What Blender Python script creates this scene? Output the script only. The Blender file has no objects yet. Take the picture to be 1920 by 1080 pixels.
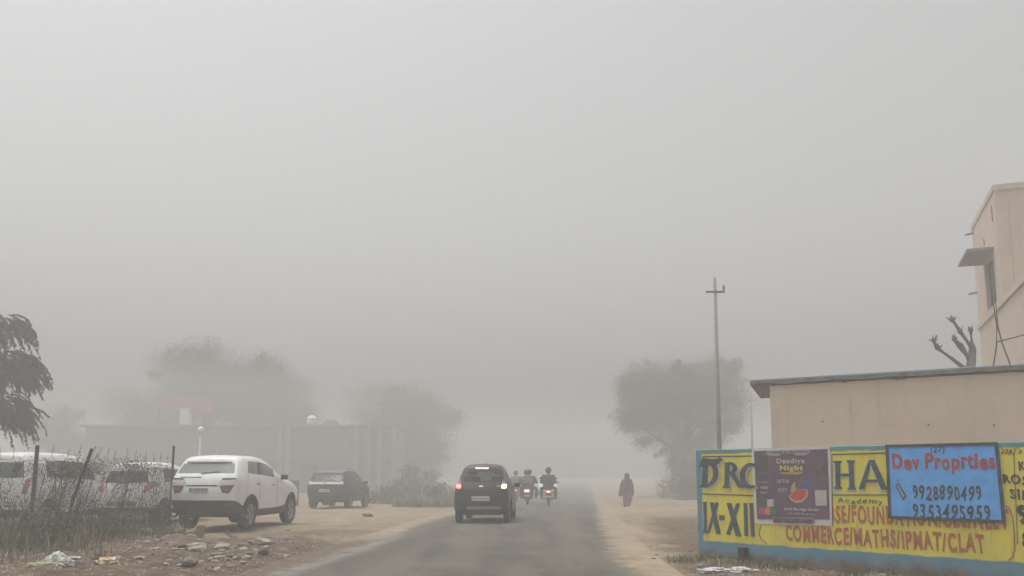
import bpy, bmesh, math, random
import numpy as np
from mathutils import Vector, Matrix, noise
from mathutils.bvhtree import BVHTree
R = math.radians
random.seed(7); RNG = np.random.default_rng(7)
SC = bpy.context.scene
COL = SC.collection

# ------------------------------------------------------------------ camera, world, sun, exposure
CAM_H = 1.25
PITCH = R(8.0)
FPX = 1634.0                                   # focal length in pixels of a 1920 wide frame
HOR = 891.0                                    # row of the horizon
PPY = HOR - FPX * math.tan(PITCH)              # row of the principal point
cam_d = bpy.data.cameras.new("camera")
cam = bpy.data.objects.new("camera", cam_d); COL.objects.link(cam)
cam.location = (0, 0, CAM_H); cam.rotation_euler = (math.pi / 2 + PITCH, 0, 0)
cam_d.sensor_width = 36; cam_d.lens = FPX / 1920 * 36
cam_d.shift_y = (PPY - 540) / 1920
cam_d.clip_end = 3000; cam_d.clip_start = 0.1
SC.camera = cam

SUN_EL, SUN_ROT = R(78), R(290)
w = bpy.data.worlds.new("World"); SC.world = w; w.use_nodes = True
nt = w.node_tree; nt.nodes.clear()
sky = nt.nodes.new("ShaderNodeTexSky"); sky.sky_type = 'NISHITA'; sky.sun_disc = False
sky.sun_elevation = SUN_EL; sky.sun_rotation = SUN_ROT
sky.air_density = 1.0; sky.dust_density = 8.0; sky.ozone_density = 1.0
hs = nt.nodes.new("ShaderNodeHueSaturation"); hs.inputs['Saturation'].default_value = 0.02
bg = nt.nodes.new("ShaderNodeBackground"); bg.inputs['Strength'].default_value = 0.10
wo = nt.nodes.new("ShaderNodeOutputWorld")
nt.links.new(sky.outputs[0], hs.inputs['Color'])
# overcast: the cloud layer is brighter overhead than near the horizon
tcw = nt.nodes.new("ShaderNodeTexCoord"); sxw = nt.nodes.new("ShaderNodeSeparateXYZ"); mrw = nt.nodes.new("ShaderNodeMapRange")
nt.links.new(tcw.outputs['Generated'], sxw.inputs[0]); nt.links.new(sxw.outputs[2], mrw.inputs[0])
mrw.inputs[1].default_value = 0.0; mrw.inputs[2].default_value = 0.27; mrw.inputs[3].default_value = 1.6; mrw.inputs[4].default_value = 1.7
vm = nt.nodes.new("ShaderNodeVectorMath"); vm.operation = 'SCALE'
nt.links.new(hs.outputs[0], vm.inputs[0]); nt.links.new(mrw.outputs[0], vm.inputs['Scale']); nt.links.new(vm.outputs[0], bg.inputs['Color'])
nt.links.new(bg.outputs[0], wo.inputs['Surface'])
sun_d = bpy.data.lights.new("sun", 'SUN'); sun_d.energy = 0.65; sun_d.angle = R(25); sun_d.color = (1, .97, .93)
sun = bpy.data.objects.new("sun", sun_d); COL.objects.link(sun)
sd = Vector((math.sin(SUN_ROT) * math.cos(SUN_EL), math.cos(SUN_ROT) * math.cos(SUN_EL), math.sin(SUN_EL)))
sun.rotation_euler = sd.to_track_quat('Z', 'Y').to_euler()
SC.view_settings.view_transform = 'Standard'; SC.view_settings.look = 'None'
SC.view_settings.exposure = 0.03
SC.view_settings.gamma = 1; SC.view_settings.use_curve_mapping = False
cy = SC.cycles
cy.volume_bounces = 2; cy.max_bounces = 6; cy.diffuse_bounces = 2; cy.glossy_bounces = 3
cy.transparent_max_bounces = 12; cy.transmission_bounces = 4
cy.use_denoising = True

def ray(px, py):
    cx = (px - 960) / FPX; cyy = -(py - PPY) / FPX
    return Vector((cx, math.cos(PITCH) - cyy * math.sin(PITCH), math.sin(PITCH) + cyy * math.cos(PITCH)))
def dip(y):
    return -0.01 * max(0.0, min(y - 24.0, 40.0))
def gnd(px, py):                                # photo row/column -> point on the ground
    d = ray(px, py)
    y = 20.0
    for _ in range(30):
        y = (dip(y) - CAM_H) / d.z * d.y
    return Vector((d.x / d.y * y, y, dip(y)))
def at(px, y):                                  # world x of a column at depth y (near the horizon)
    d = ray(px, HOR); return d.x / d.y * y
def xat(px, py, y):
    d = ray(px, py); return d.x / d.y * y
def zat(py, y, px=960):
    d = ray(px, py); return CAM_H + d.z / d.y * y

# ------------------------------------------------------------------ helpers
def link(o, parent=None):
    COL.objects.link(o)
    if parent is not None: o.parent = parent
    return o
def tag(o, label=None, cat=None, group=None, kind=None):
    if label: o['label'] = label
    if cat: o['category'] = cat
    if group: o['group'] = group
    if kind: o['kind'] = kind
    return o
def thing(name, label, cat, loc=(0, 0, 0), rz=0, group=None):
    o = bpy.data.objects.new(name, None); link(o); o.empty_display_size = .2
    o.location = loc; o.rotation_euler = (0, 0, rz)
    return tag(o, label, cat, group)
def mesh_obj(name, me, mat, parent=None, smooth=False):
    if mat is not None:
        for m in (mat if isinstance(mat, (list, tuple)) else [mat]): me.materials.append(m)
    if smooth:
        me.polygons.foreach_set('use_smooth', [True] * len(me.polygons))
    return link(bpy.data.objects.new(name, me), parent)
def obj(name, bm, mat, parent=None, smooth=False):
    me = bpy.data.meshes.new(name); bm.to_mesh(me); bm.free()
    return mesh_obj(name, me, mat, parent, smooth)
def copy_tree(o, parent=None):
    c = o.copy(); COL.objects.link(c); c.parent = parent
    for ch in list(o.children): copy_tree(ch, c)
    return c
def bx(bm, x0, x1, y0, y1, z0, z1, M=None):
    vs = [bm.verts.new((x, y, z)) for x in (x0, x1) for y in (y0, y1) for z in (z0, z1)]
    for f in ((0, 1, 3, 2), (4, 6, 7, 5), (0, 4, 5, 1), (2, 3, 7, 6), (0, 2, 6, 4), (1, 5, 7, 3)):
        bm.faces.new([vs[i] for i in f])
    if M is not None: bmesh.ops.transform(bm, matrix=M, verts=vs)
    return vs
def rbx(bm, x0, x1, y0, y1, z0, z1, r=.02, seg=2, M=None):   # rounded box
    b = bmesh.new(); bx(b, x0, x1, y0, y1, z0, z1)
    bmesh.ops.recalc_face_normals(b, faces=b.faces)
    bmesh.ops.bevel(b, geom=b.edges[:] , offset=r, segments=seg, affect='EDGES', profile=.6)
    if M is not None: b.transform(M)
    me = bpy.data.meshes.new("t"); b.to_mesh(me); b.free(); bm.from_mesh(me); bpy.data.meshes.remove(me)
def tube(bm, pts, rad, n=8, cap=True):
    pts = [Vector(p) for p in pts]
    if not isinstance(rad, (list, tuple)): rad = [rad] * len(pts)
    rings = []
    for i, p in enumerate(pts):
        a = pts[max(0, i - 1)]; b = pts[min(len(pts) - 1, i + 1)]
        t = (b - a).normalized(); q = t.to_track_quat('Z', 'Y')
        rings.append([bm.verts.new(p + q @ Vector((math.cos(k * 2 * math.pi / n) * rad[i], math.sin(k * 2 * math.pi / n) * rad[i], 0))) for k in range(n)])
    for i in range(len(rings) - 1):
        for k in range(n):
            bm.faces.new((rings[i][k], rings[i][(k + 1) % n], rings[i + 1][(k + 1) % n], rings[i + 1][k]))
    if cap:
        bm.faces.new(rings[0][::-1]); bm.faces.new(rings[-1])
def lathe(bm, prof, n=20, axis='X', M=None, closed=False):
    rings = []
    for (h, r) in prof:
        ring = []
        for k in range(n):
            a = 2 * math.pi * k / n; c, s = math.cos(a) * r, math.sin(a) * r
            p = (h, c, s) if axis == 'X' else ((c, s, h) if axis == 'Z' else (c, h, s))
            ring.append(bm.verts.new(p))
        rings.append(ring)
    m = len(rings)
    for i in range(m if closed else m - 1):
        A, B = rings[i], rings[(i + 1) % m]
        for k in range(n): bm.faces.new((A[k], A[(k + 1) % n], B[(k + 1) % n], B[k]))
    if not closed:
        for rg, (h, r) in ((rings[0], prof[0]), (rings[-1], prof[-1])):
            if r > 1e-4: bm.faces.new(rg)
    if M is not None: bmesh.ops.transform(bm, matrix=M, verts=[v for r_ in rings for v in r_])
def np_mesh(name, V, F):
    V = np.asarray(V, dtype=np.float32); F = np.asarray(F, dtype=np.int32)
    me = bpy.data.meshes.new(name); k = F.shape[1]
    me.vertices.add(len(V)); me.vertices.foreach_set('co', V.ravel())
    me.loops.add(F.size); me.loops.foreach_set('vertex_index', F.ravel())
    me.polygons.add(len(F)); me.polygons.foreach_set('loop_start', np.arange(0, F.size, k, dtype=np.int32))
    me.polygons.foreach_set('loop_total', np.full(len(F), k, dtype=np.int32))
    me.update(calc_edges=True); return me
def T(x=0, y=0, z=0): return Matrix.Translation((x, y, z))
def RX(a): return Matrix.Rotation(a, 4, 'X')
def RY(a): return Matrix.Rotation(a, 4, 'Y')
def RZ(a): return Matrix.Rotation(a, 4, 'Z')

# ------------------------------------------------------------------ materials
MATS = {}
def mat(name, col, rough=.6, metal=0, spec=.5, noise_amt=0, scale=8, col2=None, bump=0, bscale=None, emit=None, estr=0, coat=0, detail=5):
    if name in MATS: return MATS[name]
    m = bpy.data.materials.new(name); m.use_nodes = True; n = m.node_tree.nodes; L = m.node_tree.links
    p = n['Principled BSDF']
    p.inputs['Base Color'].default_value = (*col, 1); p.inputs['Roughness'].default_value = rough
    p.inputs['Metallic'].default_value = metal; p.inputs['Specular IOR Level'].default_value = spec
    if coat: p.inputs['Coat Weight'].default_value = coat; p.inputs['Coat Roughness'].default_value = .08
    tc = n.new('ShaderNodeTexCoord')
    if col2 is not None or noise_amt:
        nz = n.new('ShaderNodeTexNoise'); nz.inputs['Scale'].default_value = scale; nz.inputs['Detail'].default_value = detail
        nz.inputs['Roughness'].default_value = .65
        L.new(tc.outputs['Object'], nz.inputs['Vector'])
        mr = n.new('ShaderNodeMapRange'); mr.inputs[1].default_value = .32; mr.inputs[2].default_value = .68
        L.new(nz.outputs['Fac'], mr.inputs[0])
        mx = n.new('ShaderNodeMix'); mx.data_type = 'RGBA'
        mx.inputs[6].default_value = (*col, 1)
        mx.inputs[7].default_value = (*(col2 if col2 is not None else [c * (1 - noise_amt) for c in col]), 1)
        L.new(mr.outputs[0], mx.inputs[0]); L.new(mx.outputs[2], p.inputs['Base Color'])
    if bump:
        nb = n.new('ShaderNodeTexNoise'); nb.inputs['Scale'].default_value = bscale or scale * 4; nb.inputs['Detail'].default_value = 6
        L.new(tc.outputs['Object'], nb.inputs['Vector'])
        b = n.new('ShaderNodeBump'); b.inputs['Strength'].default_value = bump; b.inputs['Distance'].default_value = .02
        L.new(nb.outputs['Fac'], b.inputs['Height']); L.new(b.outputs[0], p.inputs['Normal'])
    if emit: p.inputs['Emission Color'].default_value = (*emit, 1); p.inputs['Emission Strength'].default_value = estr
    MATS[name] = m; return m
def glass_mat(name, tint=(.35, .4, .4), fac=.55, base=(.03, .035, .035)):
    m = bpy.data.materials.new(name); m.use_nodes = True; n = m.node_tree.nodes; L = m.node_tree.links
    n.clear(); o = n.new('ShaderNodeOutputMaterial'); tr = n.new('ShaderNodeBsdfTransparent'); tr.inputs[0].default_value = (*tint, 1)
    pr = n.new('ShaderNodeBsdfPrincipled'); pr.inputs['Base Color'].default_value = (*base, 1); pr.inputs['Roughness'].default_value = .08
    pr.inputs['Specular IOR Level'].default_value = .9
    mx = n.new('ShaderNodeMixShader'); mx.inputs[0].default_value = fac
    L.new(tr.outputs[0], mx.inputs[1]); L.new(pr.outputs[0], mx.inputs[2]); L.new(mx.outputs[0], o.inputs[0]); return m
def curve_mesh(name, body, bold=0.0, shear=0, space=1.2):
    c = bpy.data.curves.new(name, 'FONT'); c.body = body; c.size = 1; c.offset = bold; c.extrude = .5; c.shear = shear
    c.resolution_u = 3; c.space_character = space
    o = bpy.data.objects.new("t", c); COL.objects.link(o)
    dg = bpy.context.evaluated_depsgraph_get(); dg.update()
    me = bpy.data.meshes.new_from_object(o.evaluated_get(dg)); COL.objects.unlink(o); bpy.data.objects.remove(o)
    me.materials.clear()
    return me
def text_in(name, body, u0, u1, v0, v1, m, parent, y=-.004, th=.003, bold=.02, shear=0, vdrop=0.0, wob=0, space=1.2):
    """lettering filling the box u0..u1, v0..v1 of a plane whose local x is u and z is v"""
    me = curve_mesh(name, body, bold, shear, space)
    n = len(me.vertices); co = np.empty(n * 3, np.float32); me.vertices.foreach_get('co', co); co = co.reshape(-1, 3)
    lo, hi = co.min(0), co.max(0)
    s = (co - lo) / np.maximum(hi - lo, 1e-6)
    out = np.empty_like(co)
    out[:, 0] = u0 + s[:, 0] * (u1 - u0)
    out[:, 2] = v0 + s[:, 1] * (v1 - v0) + vdrop * s[:, 0]
    if wob:
        ss = s[:, 0] * len(body)
        out[:, 0] += wob * np.sin(ss * 2.1 + s[:, 1] * 3.3); out[:, 2] += wob * 1.3 * np.sin(ss * 1.37 + 1) + wob * .6 * np.sin(ss * 4.1 + s[:, 1] * 2)
    out[:, 1] = y + s[:, 2] * -th
    # face order flips because x,y -> x,z ; keep normals outward
    me.vertices.foreach_set('co', out.ravel()); me.update()
    return mesh_obj(name, me, m, parent)
def skin_mesh(name, pts, edges, radii, root=0, sub=1, xf=None):
    me = bpy.data.meshes.new(name); me.from_pydata([tuple(p) for p in pts], edges, []); me.update()
    o = bpy.data.objects.new("t", me); COL.objects.link(o)
    md = o.modifiers.new("s", 'SKIN'); md.use_smooth_shade = True
    sv = me.skin_vertices[0].data
    for i, r in enumerate(radii):
        r = r if isinstance(r, (tuple, list)) else (r, r)
        sv[i].radius = r; sv[i].use_root = (i == root)
    ms = o.modifiers.new("u", 'SUBSURF'); ms.levels = sub; ms.render_levels = sub
    dg = bpy.context.evaluated_depsgraph_get(); dg.update()
    out = bpy.data.meshes.new_from_object(o.evaluated_get(dg))
    COL.objects.unlink(o); bpy.data.objects.remove(o); bpy.data.meshes.remove(me)
    out.materials.clear()
    return out
# ------------------------------------------------------------------ ground and road
def sstep(a, b, x):
    t = np.clip((x - a) / (b - a), 0, 1); return t * t * (3 - 2 * t)
RY_ = np.array([-30, 6, 10.9, 13.8, 16, 18.9, 23, 30, 44, 70, 110, 200.])
RL_ = np.array([-5.5, -3.55, -3.12, -2.9, -2.72, -2.55, -2.35, -1.95, -1.1, .8, 3.9, 11])
RR_ = np.array([1.7, 1.55, 1.62, 1.72, 1.85, 2.04, 2.42, 3.0, 4.3, 6.6, 9.9, 17])
def road_l(y): return np.interp(y, RY_, RL_)
def road_r(y): return np.interp(y, RY_, RR_)
def dipn(y): return -0.01 * np.clip(y - 24.0, 0, 40)
def vnoise(x, y, s, seed=0):
    """cheap smooth value noise, vectorised"""
    rs = np.random.default_rng(seed); tab = rs.random((64, 64))
    X = x / s; Y = y / s; xi = np.floor(X).astype(int); yi = np.floor(Y).astype(int); fx = X - xi; fy = Y - yi
    fx = fx * fx * (3 - 2 * fx); fy = fy * fy * (3 - 2 * fy)
    g = lambda a, b: tab[a % 64, b % 64]
    return (g(xi, yi) * (1 - fx) + g(xi + 1, yi) * fx) * (1 - fy) + (g(xi, yi + 1) * (1 - fx) + g(xi + 1, yi + 1) * fx) * fy - .5
def ground_z(x, y):
    x = np.asarray(x, float); y = np.asarray(y, float)
    off = np.minimum(x - road_l(y), road_r(y) - x)          # >0 on the road
    away = sstep(-.15, .9, -off)
    n = .06 * vnoise(x, y, 1.7, 1) + .035 * vnoise(x, y, .6, 2) + .02 * vnoise(x, y, .22, 3)
    rub = sstep(18.6, 16.5, y) * sstep(-3.0, -4.2, x)
    n = n + rub * (.10 + .12 * vnoise(x, y, .45, 4) + .08 * vnoise(x, y, .2, 5))
    lump = np.exp(-(((x + 4.0) / .9) ** 2 + ((y - 19.6) / 1.2) ** 2)) * (.06 + .10 * vnoise(x, y, .4, 6))
    dwall = (x - 2.78) * -.753 + (y - 13.3) * -.658         # distance in front of the painted wall
    nw = sstep(1.2, .1, np.abs(dwall)) * sstep(2.2, 2.9, x) * (.05 + .12 * vnoise(x, y, .5, 9))
    z = dipn(y) + away * (n + lump + nw) - .03
    return z
def gz(x, y): return float(ground_z(x, y))

def axis_lines(a, b, st, far, k=1.35):
    m = list(np.arange(a, b + 1e-6, st)); s = st
    lo = [a]; hi = [m[-1]]
    while lo[-1] > -far: s *= k; lo.append(lo[-1] - s)
    s = st
    while hi[-1] < far: s *= k; hi.append(hi[-1] + s)
    return np.array(lo[:0:-1] + m + hi[1:])
gx = axis_lines(-15, 9, .11, 420); gy = axis_lines(5, 46, .11, 420)
GX, GY = np.meshgrid(gx, gy, indexing='ij')
GZ = ground_z(GX, GY)
V = np.stack([GX, GY, GZ], -1).reshape(-1, 3)
nx_, ny_ = len(gx), len(gy)
ii, jj = np.meshgrid(np.arange(nx_ - 1), np.arange(ny_ - 1), indexing='ij'); a0 = (ii * ny_ + jj).ravel()
F = np.stack([a0, a0 + ny_, a0 + ny_ + 1, a0 + 1], -1)
gme = np_mesh("ground", V, F)
# soil kind: 0 pale sand, 1 dark brown earth and rubbish
xx, yy = V[:, 0], V[:, 1]
soil = np.maximum(sstep(19.2, 16.2, yy + 1.5 * vnoise(xx, yy, 1.1, 11)) * sstep(-2.0, -2.7, xx + .5 * vnoise(xx, yy, .8, 12)),
                  .75 * np.exp(-(((xx + 4.6) / 2.0) ** 2 + ((yy - 19.2) / 2.0) ** 2)))
soil = np.maximum(soil, .9 * sstep(2.0, 2.8, xx - (yy - 14) * .12 + .6 * vnoise(xx, yy, .9, 13)) * sstep(34, 24, yy) * sstep(3, 8, yy))
soil = np.maximum(soil, .25 + .5 * vnoise(xx, yy, 2.5, 14))
at_ = gme.attributes.new("soil", 'FLOAT', 'POINT'); at_.data.foreach_set('value', soil.astype(np.float32))

def soil_nodes(nt, fac_socket):
    n, L = nt.nodes, nt.links
    tc = n.new('ShaderNodeTexCoord')
    def nz(s, d=6, r=.65):
        k = n.new('ShaderNodeTexNoise'); k.inputs['Scale'].default_value = s; k.inputs['Detail'].default_value = d; k.inputs['Roughness'].default_value = r
        L.new(tc.outputs['Object'], k.inputs['Vector']); return k
    def ramp(src, stops):
        r = n.new('ShaderNodeValToRGB'); e = r.color_ramp.elements
        while len(e) < len(stops): e.new(.5)
        for q, (p, c) in zip(e, stops): q.position = p; q.color = (*c, 1)
        L.new(src, r.inputs[0]); return r.outputs[0]
    sand = ramp(nz(1.6).outputs['Fac'], [(.3, SAND_A), (.5, SAND_B), (.72, SAND_C)])
    dirt = ramp(nz(5.0, 8, .75).outputs['Fac'], [(.28, (.035, .024, .017)), (.48, (.105, .072, .05)), (.6, (.16, .115, .082)), (.78, (.30, .24, .19))])
    fine = nz(30, 6, .8)
    mth = n.new('ShaderNodeMath'); mth.operation = 'MULTIPLY_ADD'; mth.inputs[1].default_value = .9; mth.inputs[2].default_value = -.45
    L.new(nz(3.5, 6).outputs['Fac'], mth.inputs[0])
    ad = n.new('ShaderNodeMath'); ad.operation = 'ADD'; ad.use_clamp = True
    L.new(fac_socket, ad.inputs[0]); L.new(mth.outputs[0], ad.inputs[1])
    mx = n.new('ShaderNodeMix'); mx.data_type = 'RGBA'; L.new(ad.outputs[0], mx.inputs[0]); L.new(sand, mx.inputs[6]); L.new(dirt, mx.inputs[7])
    m2 = n.new('ShaderNodeMix'); m2.data_type = 'RGBA'; m2.blend_type = 'OVERLAY'; m2.inputs[0].default_value = .35
    L.new(mx.outputs[2], m2.inputs[6]); L.new(fine.outputs['Fac'], m2.inputs[7])
    return m2.outputs[2], fine
SAND_A, SAND_B, SAND_C = (.20, .15, .10), (.30, .235, .16), (.36, .29, .205)
m = bpy.data.materials.new("dirt"); m.use_nodes = True; n = m.node_tree.nodes; L = m.node_tree.links; p = n['Principled BSDF']
p.inputs['Roughness'].default_value = .95; p.inputs['Specular IOR Level'].default_value = .15
at1 = n.new('ShaderNodeAttribute'); at1.attribute_name = 'soil'
c, fine = soil_nodes(m.node_tree, at1.outputs['Fac']); L.new(c, p.inputs['Base Color'])
b = n.new('ShaderNodeBump'); b.inputs['Strength'].default_value = .5; b.inputs['Distance'].default_value = .03
L.new(fine.outputs['Fac'], b.inputs['Height']); L.new(b.outputs[0], p.inputs['Normal'])
tag(mesh_obj("ground", gme, m, smooth=True), kind='structure')

ys = np.concatenate([np.arange(-10, 5, 1.0), np.arange(5, 50, .25), np.arange(50, 200, 3.)])
cols = np.concatenate([[-.55, -.4, -.25, -.1], np.linspace(0, 1, 25), [.1, .25, .4, .55]])
V, E = [], []
for y in ys:
    l, r = road_l(y), road_r(y)
    for k, cc in enumerate(cols):
        x = l + cc if k < 4 else (r + cc if k > 28 else l + (r - l) * cc)
        V.append((x, y, dipn(y) + .012 + (-.05 * (abs(cc) - .1) if (k < 4 or k > 28) else 0.02 * (1 - (2 * cc - 1) ** 2))))
        E.append((x - l, r - x))
V = np.array(V); E = np.array(E); nc = len(cols)
ii, jj = np.meshgrid(np.arange(len(ys) - 1), np.arange(nc - 1), indexing='ij'); a0 = (ii * nc + jj).ravel()
rme = np_mesh("road", V, np.stack([a0, a0 + 1, a0 + nc + 1, a0 + nc], -1))
for nm, arr in (("dl", E[:, 0]), ("dr", E[:, 1]), ("near", sstep(20, 17, V[:, 1])), ("edge_soil", .1 + .85 * sstep(19, 16, V[:, 1]) * (V[:, 0] < 0))):
    rme.attributes.new(nm, 'FLOAT', 'POINT').data.foreach_set('value', arr.astype(np.float32))
m = bpy.data.materials.new("asphalt"); m.use_nodes = True; n = m.node_tree.nodes; L = m.node_tree.links; p = n['Principled BSDF']
p.inputs['Roughness'].default_value = .8; p.inputs['Specular IOR Level'].default_value = .25
zero = n.new('ShaderNodeAttribute'); zero.attribute_name = 'edge_soil'
sc_, fine = soil_nodes(m.node_tree, zero.outputs['Fac'])
tc = n.new('ShaderNodeTexCoord')
def nzz(s, d=6, r=.6, vec=None):
    k = n.new('ShaderNodeTexNoise'); k.inputs['Scale'].default_value = s; k.inputs['Detail'].default_value = d; k.inputs['Roughness'].default_value = r
    L.new(vec or tc.outputs['Object'], k.inputs['Vector']); return k.outputs['Fac']
def mth(op, a, b_=None, c_=None, clamp=False):
    k = n.new('ShaderNodeMath'); k.operation = op; k.use_clamp = clamp
    for i, v in enumerate((a, b_, c_)):
        if v is None: continue
        if isinstance(v, (int, float)): k.inputs[i].default_value = v
        else: L.new(v, k.inputs[i])
    return k.outputs[0]
def mixc(f, a, b_):
    k = n.new('ShaderNodeMix'); k.data_type = 'RGBA'
    for i, v in ((0, f), (6, a), (7, b_)):
        if isinstance(v, tuple): k.inputs[i].default_value = (*v, 1)
        elif isinstance(v, (int, float)): k.inputs[i].default_value = v
        else: L.new(v, k.inputs[i])
    return k.outputs[2]
def smooth(v, a, b_):
    k = n.new('ShaderNodeMapRange'); k.interpolation_type = 'SMOOTHSTEP'; k.inputs[1].default_value = a; k.inputs[2].default_value = b_
    L.new(v, k.inputs[0]); return k.outputs[0]
def attr(nm):
    k = n.new('ShaderNodeAttribute'); k.attribute_name = nm; return k.outputs['Fac']
mp = n.new('ShaderNodeMapping'); mp.inputs['Scale'].default_value = (1.3, .16, 1); mp.inputs['Rotation'].default_value = (0, 0, R(4))
L.new(tc.outputs['Object'], mp.inputs['Vector'])
asp = mixc(smooth(nzz(1.0, 5, .6, mp.outputs[0]), .36, .64), (.078, .071, .057), (.135, .12, .094))
asp = mixc(smooth(nzz(.55, 6, .7), .45, .72), asp, (.15, .128, .098))
asp = mixc(mth('MULTIPLY', smooth(nzz(60, 4, .8), .35, .7), .25), asp, (.05, .048, .043))
trk = smooth(mth('SINE', mth('MULTIPLY_ADD', attr('dl'), 3.3, -1.2)), .2, 1.0)
asp = mixc(mth('MULTIPLY', mth('MULTIPLY', trk, smooth(nzz(.8, 5, .6, mp.outputs[0]), .3, .6)), .35), asp, (.062, .057, .048))
near = attr('near')
strip = mth('MULTIPLY', mth('MULTIPLY', smooth(mth('ADD', attr('dl'), mth('MULTIPLY', nzz(2.5), .5)), .02, .22), mth('SUBTRACT', 1.0, smooth(mth('ADD', attr('dl'), mth('MULTIPLY', nzz(2.2), .5)), .5, .78))), near)
asp = mixc(mth('MULTIPLY', mth('MULTIPLY', strip, .75), smooth(nzz(2.2, 7, .75), .30, .58)), asp, (.25, .235, .21))
e = mth('MINIMUM', attr('dl'), attr('dr'))
e2 = mth('ADD', e, mth('MULTIPLY', mth('SUBTRACT', nzz(1.1, 9, .78), .5), 1.5))
col_ = mixc(smooth(e2, -.10, .30), sc_, asp)
L.new(col_, p.inputs['Base Color'])
b = n.new('ShaderNodeBump'); b.inputs['Strength'].default_value = .3; b.inputs['Distance'].default_value = .01
L.new(nzz(45, 5, .8), b.inputs['Height']); L.new(b.outputs[0], p.inputs['Normal'])
tag(mesh_obj("road", rme, m, smooth=True), kind='structure')

# ------------------------------------------------------------------ haze
bm = bmesh.new(); bx(bm, -130, 130, -40, 190, -1.6, 10.6)
hz = obj("haze", bm, None); tag(hz, kind='stuff')
m = bpy.data.materials.new("haze"); m.use_nodes = True; m.node_tree.nodes.clear()
o_ = m.node_tree.nodes.new('ShaderNodeOutputMaterial'); pv = m.node_tree.nodes.new('ShaderNodeVolumePrincipled')
pv.inputs['Color'].default_value = (.745, .745, .735, 1)
pv.inputs['Density'].default_value = .0135
pv.inputs['Anisotropy'].default_value = .2
m.node_tree.links.new(pv.outputs[0], o_.inputs['Volume']); hz.data.materials.append(m)

# ------------------------------------------------------------------ painted boundary wall
WO = Vector((2.78, 13.3, 0)); WA = math.atan2(-.753, .658)
WD = Vector((math.cos(WA), math.sin(WA), 0)); WN = Vector((math.sin(WA), -math.cos(WA), 0))
def plane_uv(px, py, O, D, N):
    d = ray(px, py); c = Vector((0, 0, CAM_H)); t = (O - c).dot(N) / d.dot(N); q = c + d * t
    return (q - O).dot(D), q.z
def wuv(px, py): return plane_uv(px, py, WO, WD, WN)
WH = 1.63; WL = 7.6; WB = -.25
wall = thing("boundary_wall", "low painted wall in yellow and blue with academy lettering beside the road", "wall", WO, WA)
yl, yb = wuv(1316, 900)[0], (wuv(1330, 1013)[1] + wuv(1900, 1056)[1]) / 2
yt = (wuv(1330, 850)[1] + wuv(1640, 846)[1]) / 2
bb = (wuv(1330, 1041)[1]) + .03
m = bpy.data.materials.new("wall_paint"); m.use_nodes = True; n = m.node_tree.nodes; L = m.node_tree.links; p = n['Principled BSDF']
p.inputs['Roughness'].default_value = .85; p.inputs['Specular IOR Level'].default_value = .2
tc = n.new('ShaderNodeTexCoord'); sx = n.new('ShaderNodeSeparateXYZ'); L.new(tc.outputs['Object'], sx.inputs[0])
ux, vz = sx.outputs[0], sx.outputs[2]
wob = mth('MULTIPLY', mth('SUBTRACT', nzz(4, 4, .6), .5), .06)
yel = mixc(smooth(nzz(2.2, 6, .7), .35, .7), (.76, .66, .10), (.62, .54, .11))
mp = n.new('ShaderNodeMapping'); mp.inputs['Scale'].default_value = (9, 1, .8); L.new(tc.outputs['Object'], mp.inputs['Vector'])
yel = mixc(mth('MULTIPLY', smooth(nzz(1, 6, .7, mp.outputs[0]), .52, .72), .6), yel, (.36, .31, .13))
blu = mixc(smooth(nzz(3, 6, .7), .35, .65), (.10, .25, .38), (.15, .27, .31))
grn = mixc(smooth(nzz(3, 6, .7), .35, .65), (.12, .25, .25), (.18, .30, .27))
bare = mixc(smooth(nzz(6, 7, .7), .3, .7), (.12, .095, .07), (.22, .18, .14))
v2 = mth('ADD', vz, wob); u2 = mth('ADD', ux, wob)
c0 = mixc(smooth(v2, yb - .012, yb + .012), blu, yel)
c0 = mixc(smooth(v2, yt - .012, yt + .012), c0, grn)
c0 = mixc(smooth(u2, yl - .01, yl + .012), blu, c0)
low = mth('ADD', vz, mth('MULTIPLY', mth('SUBTRACT', nzz(2.1, 7, .75), .5), .55))
c0 = mixc(smooth(low, bb - .06, bb + .10), bare, c0)
# bare chips and grime streaks
c0 = mixc(mth('MULTIPLY', smooth(nzz(11, 7, .75), .62, .70), .65), c0, (.36, .33, .27))
L.new(c0, p.inputs['Base Color'])
b = n.new('ShaderNodeBump'); b.inputs['Strength'].default_value = .5; b.inputs['Distance'].default_value = .012
L.new(nzz(9, 8, .7), b.inputs['Height']); L.new(b.outputs[0], p.inputs['Normal'])
WALLM = m
bm = bmesh.new()
rbx(bm, 0, WL, 0, .23, WB, WH, r=.012, seg=1)
bmesh.ops.subdivide_edges(bm, edges=[e for e in bm.edges if abs(e.verts[0].co.x - e.verts[1].co.x) > 1], cuts=60)
for v in bm.verts:
    if v.co.z > WH - .05: v.co.z += .012 * noise.noise(Vector((v.co.x * 2.3, 0, 3)))
obj("wall_body", bm, WALLM, wall)
COLS = dict(ink=(.035, .075, .085), red=(.50, .135, .055), green=(.06, .14, .08), white=(.62, .60, .52), black=(.03, .035, .035))
PT = {k: mat("paint_" + k, v, rough=.85, spec=.2, col2=tuple(q * .6 + .075 for q in v), scale=9, detail=8) for k, v in COLS.items()}
def wtext(nm, body, pl, pr, m_, bold=.02, y=-.004, **k):
    """pl = pixel of the left end of the baseline, pr = pixel of the right end of the top line"""
    (u0, v0), (u1, v1) = wuv(*pl), wuv(*pr)
    k.setdefault('wob', .006); return text_in(nm, body, u0, u1, v0, v1, m_, wall, y=y, bold=bold, **k)
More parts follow.
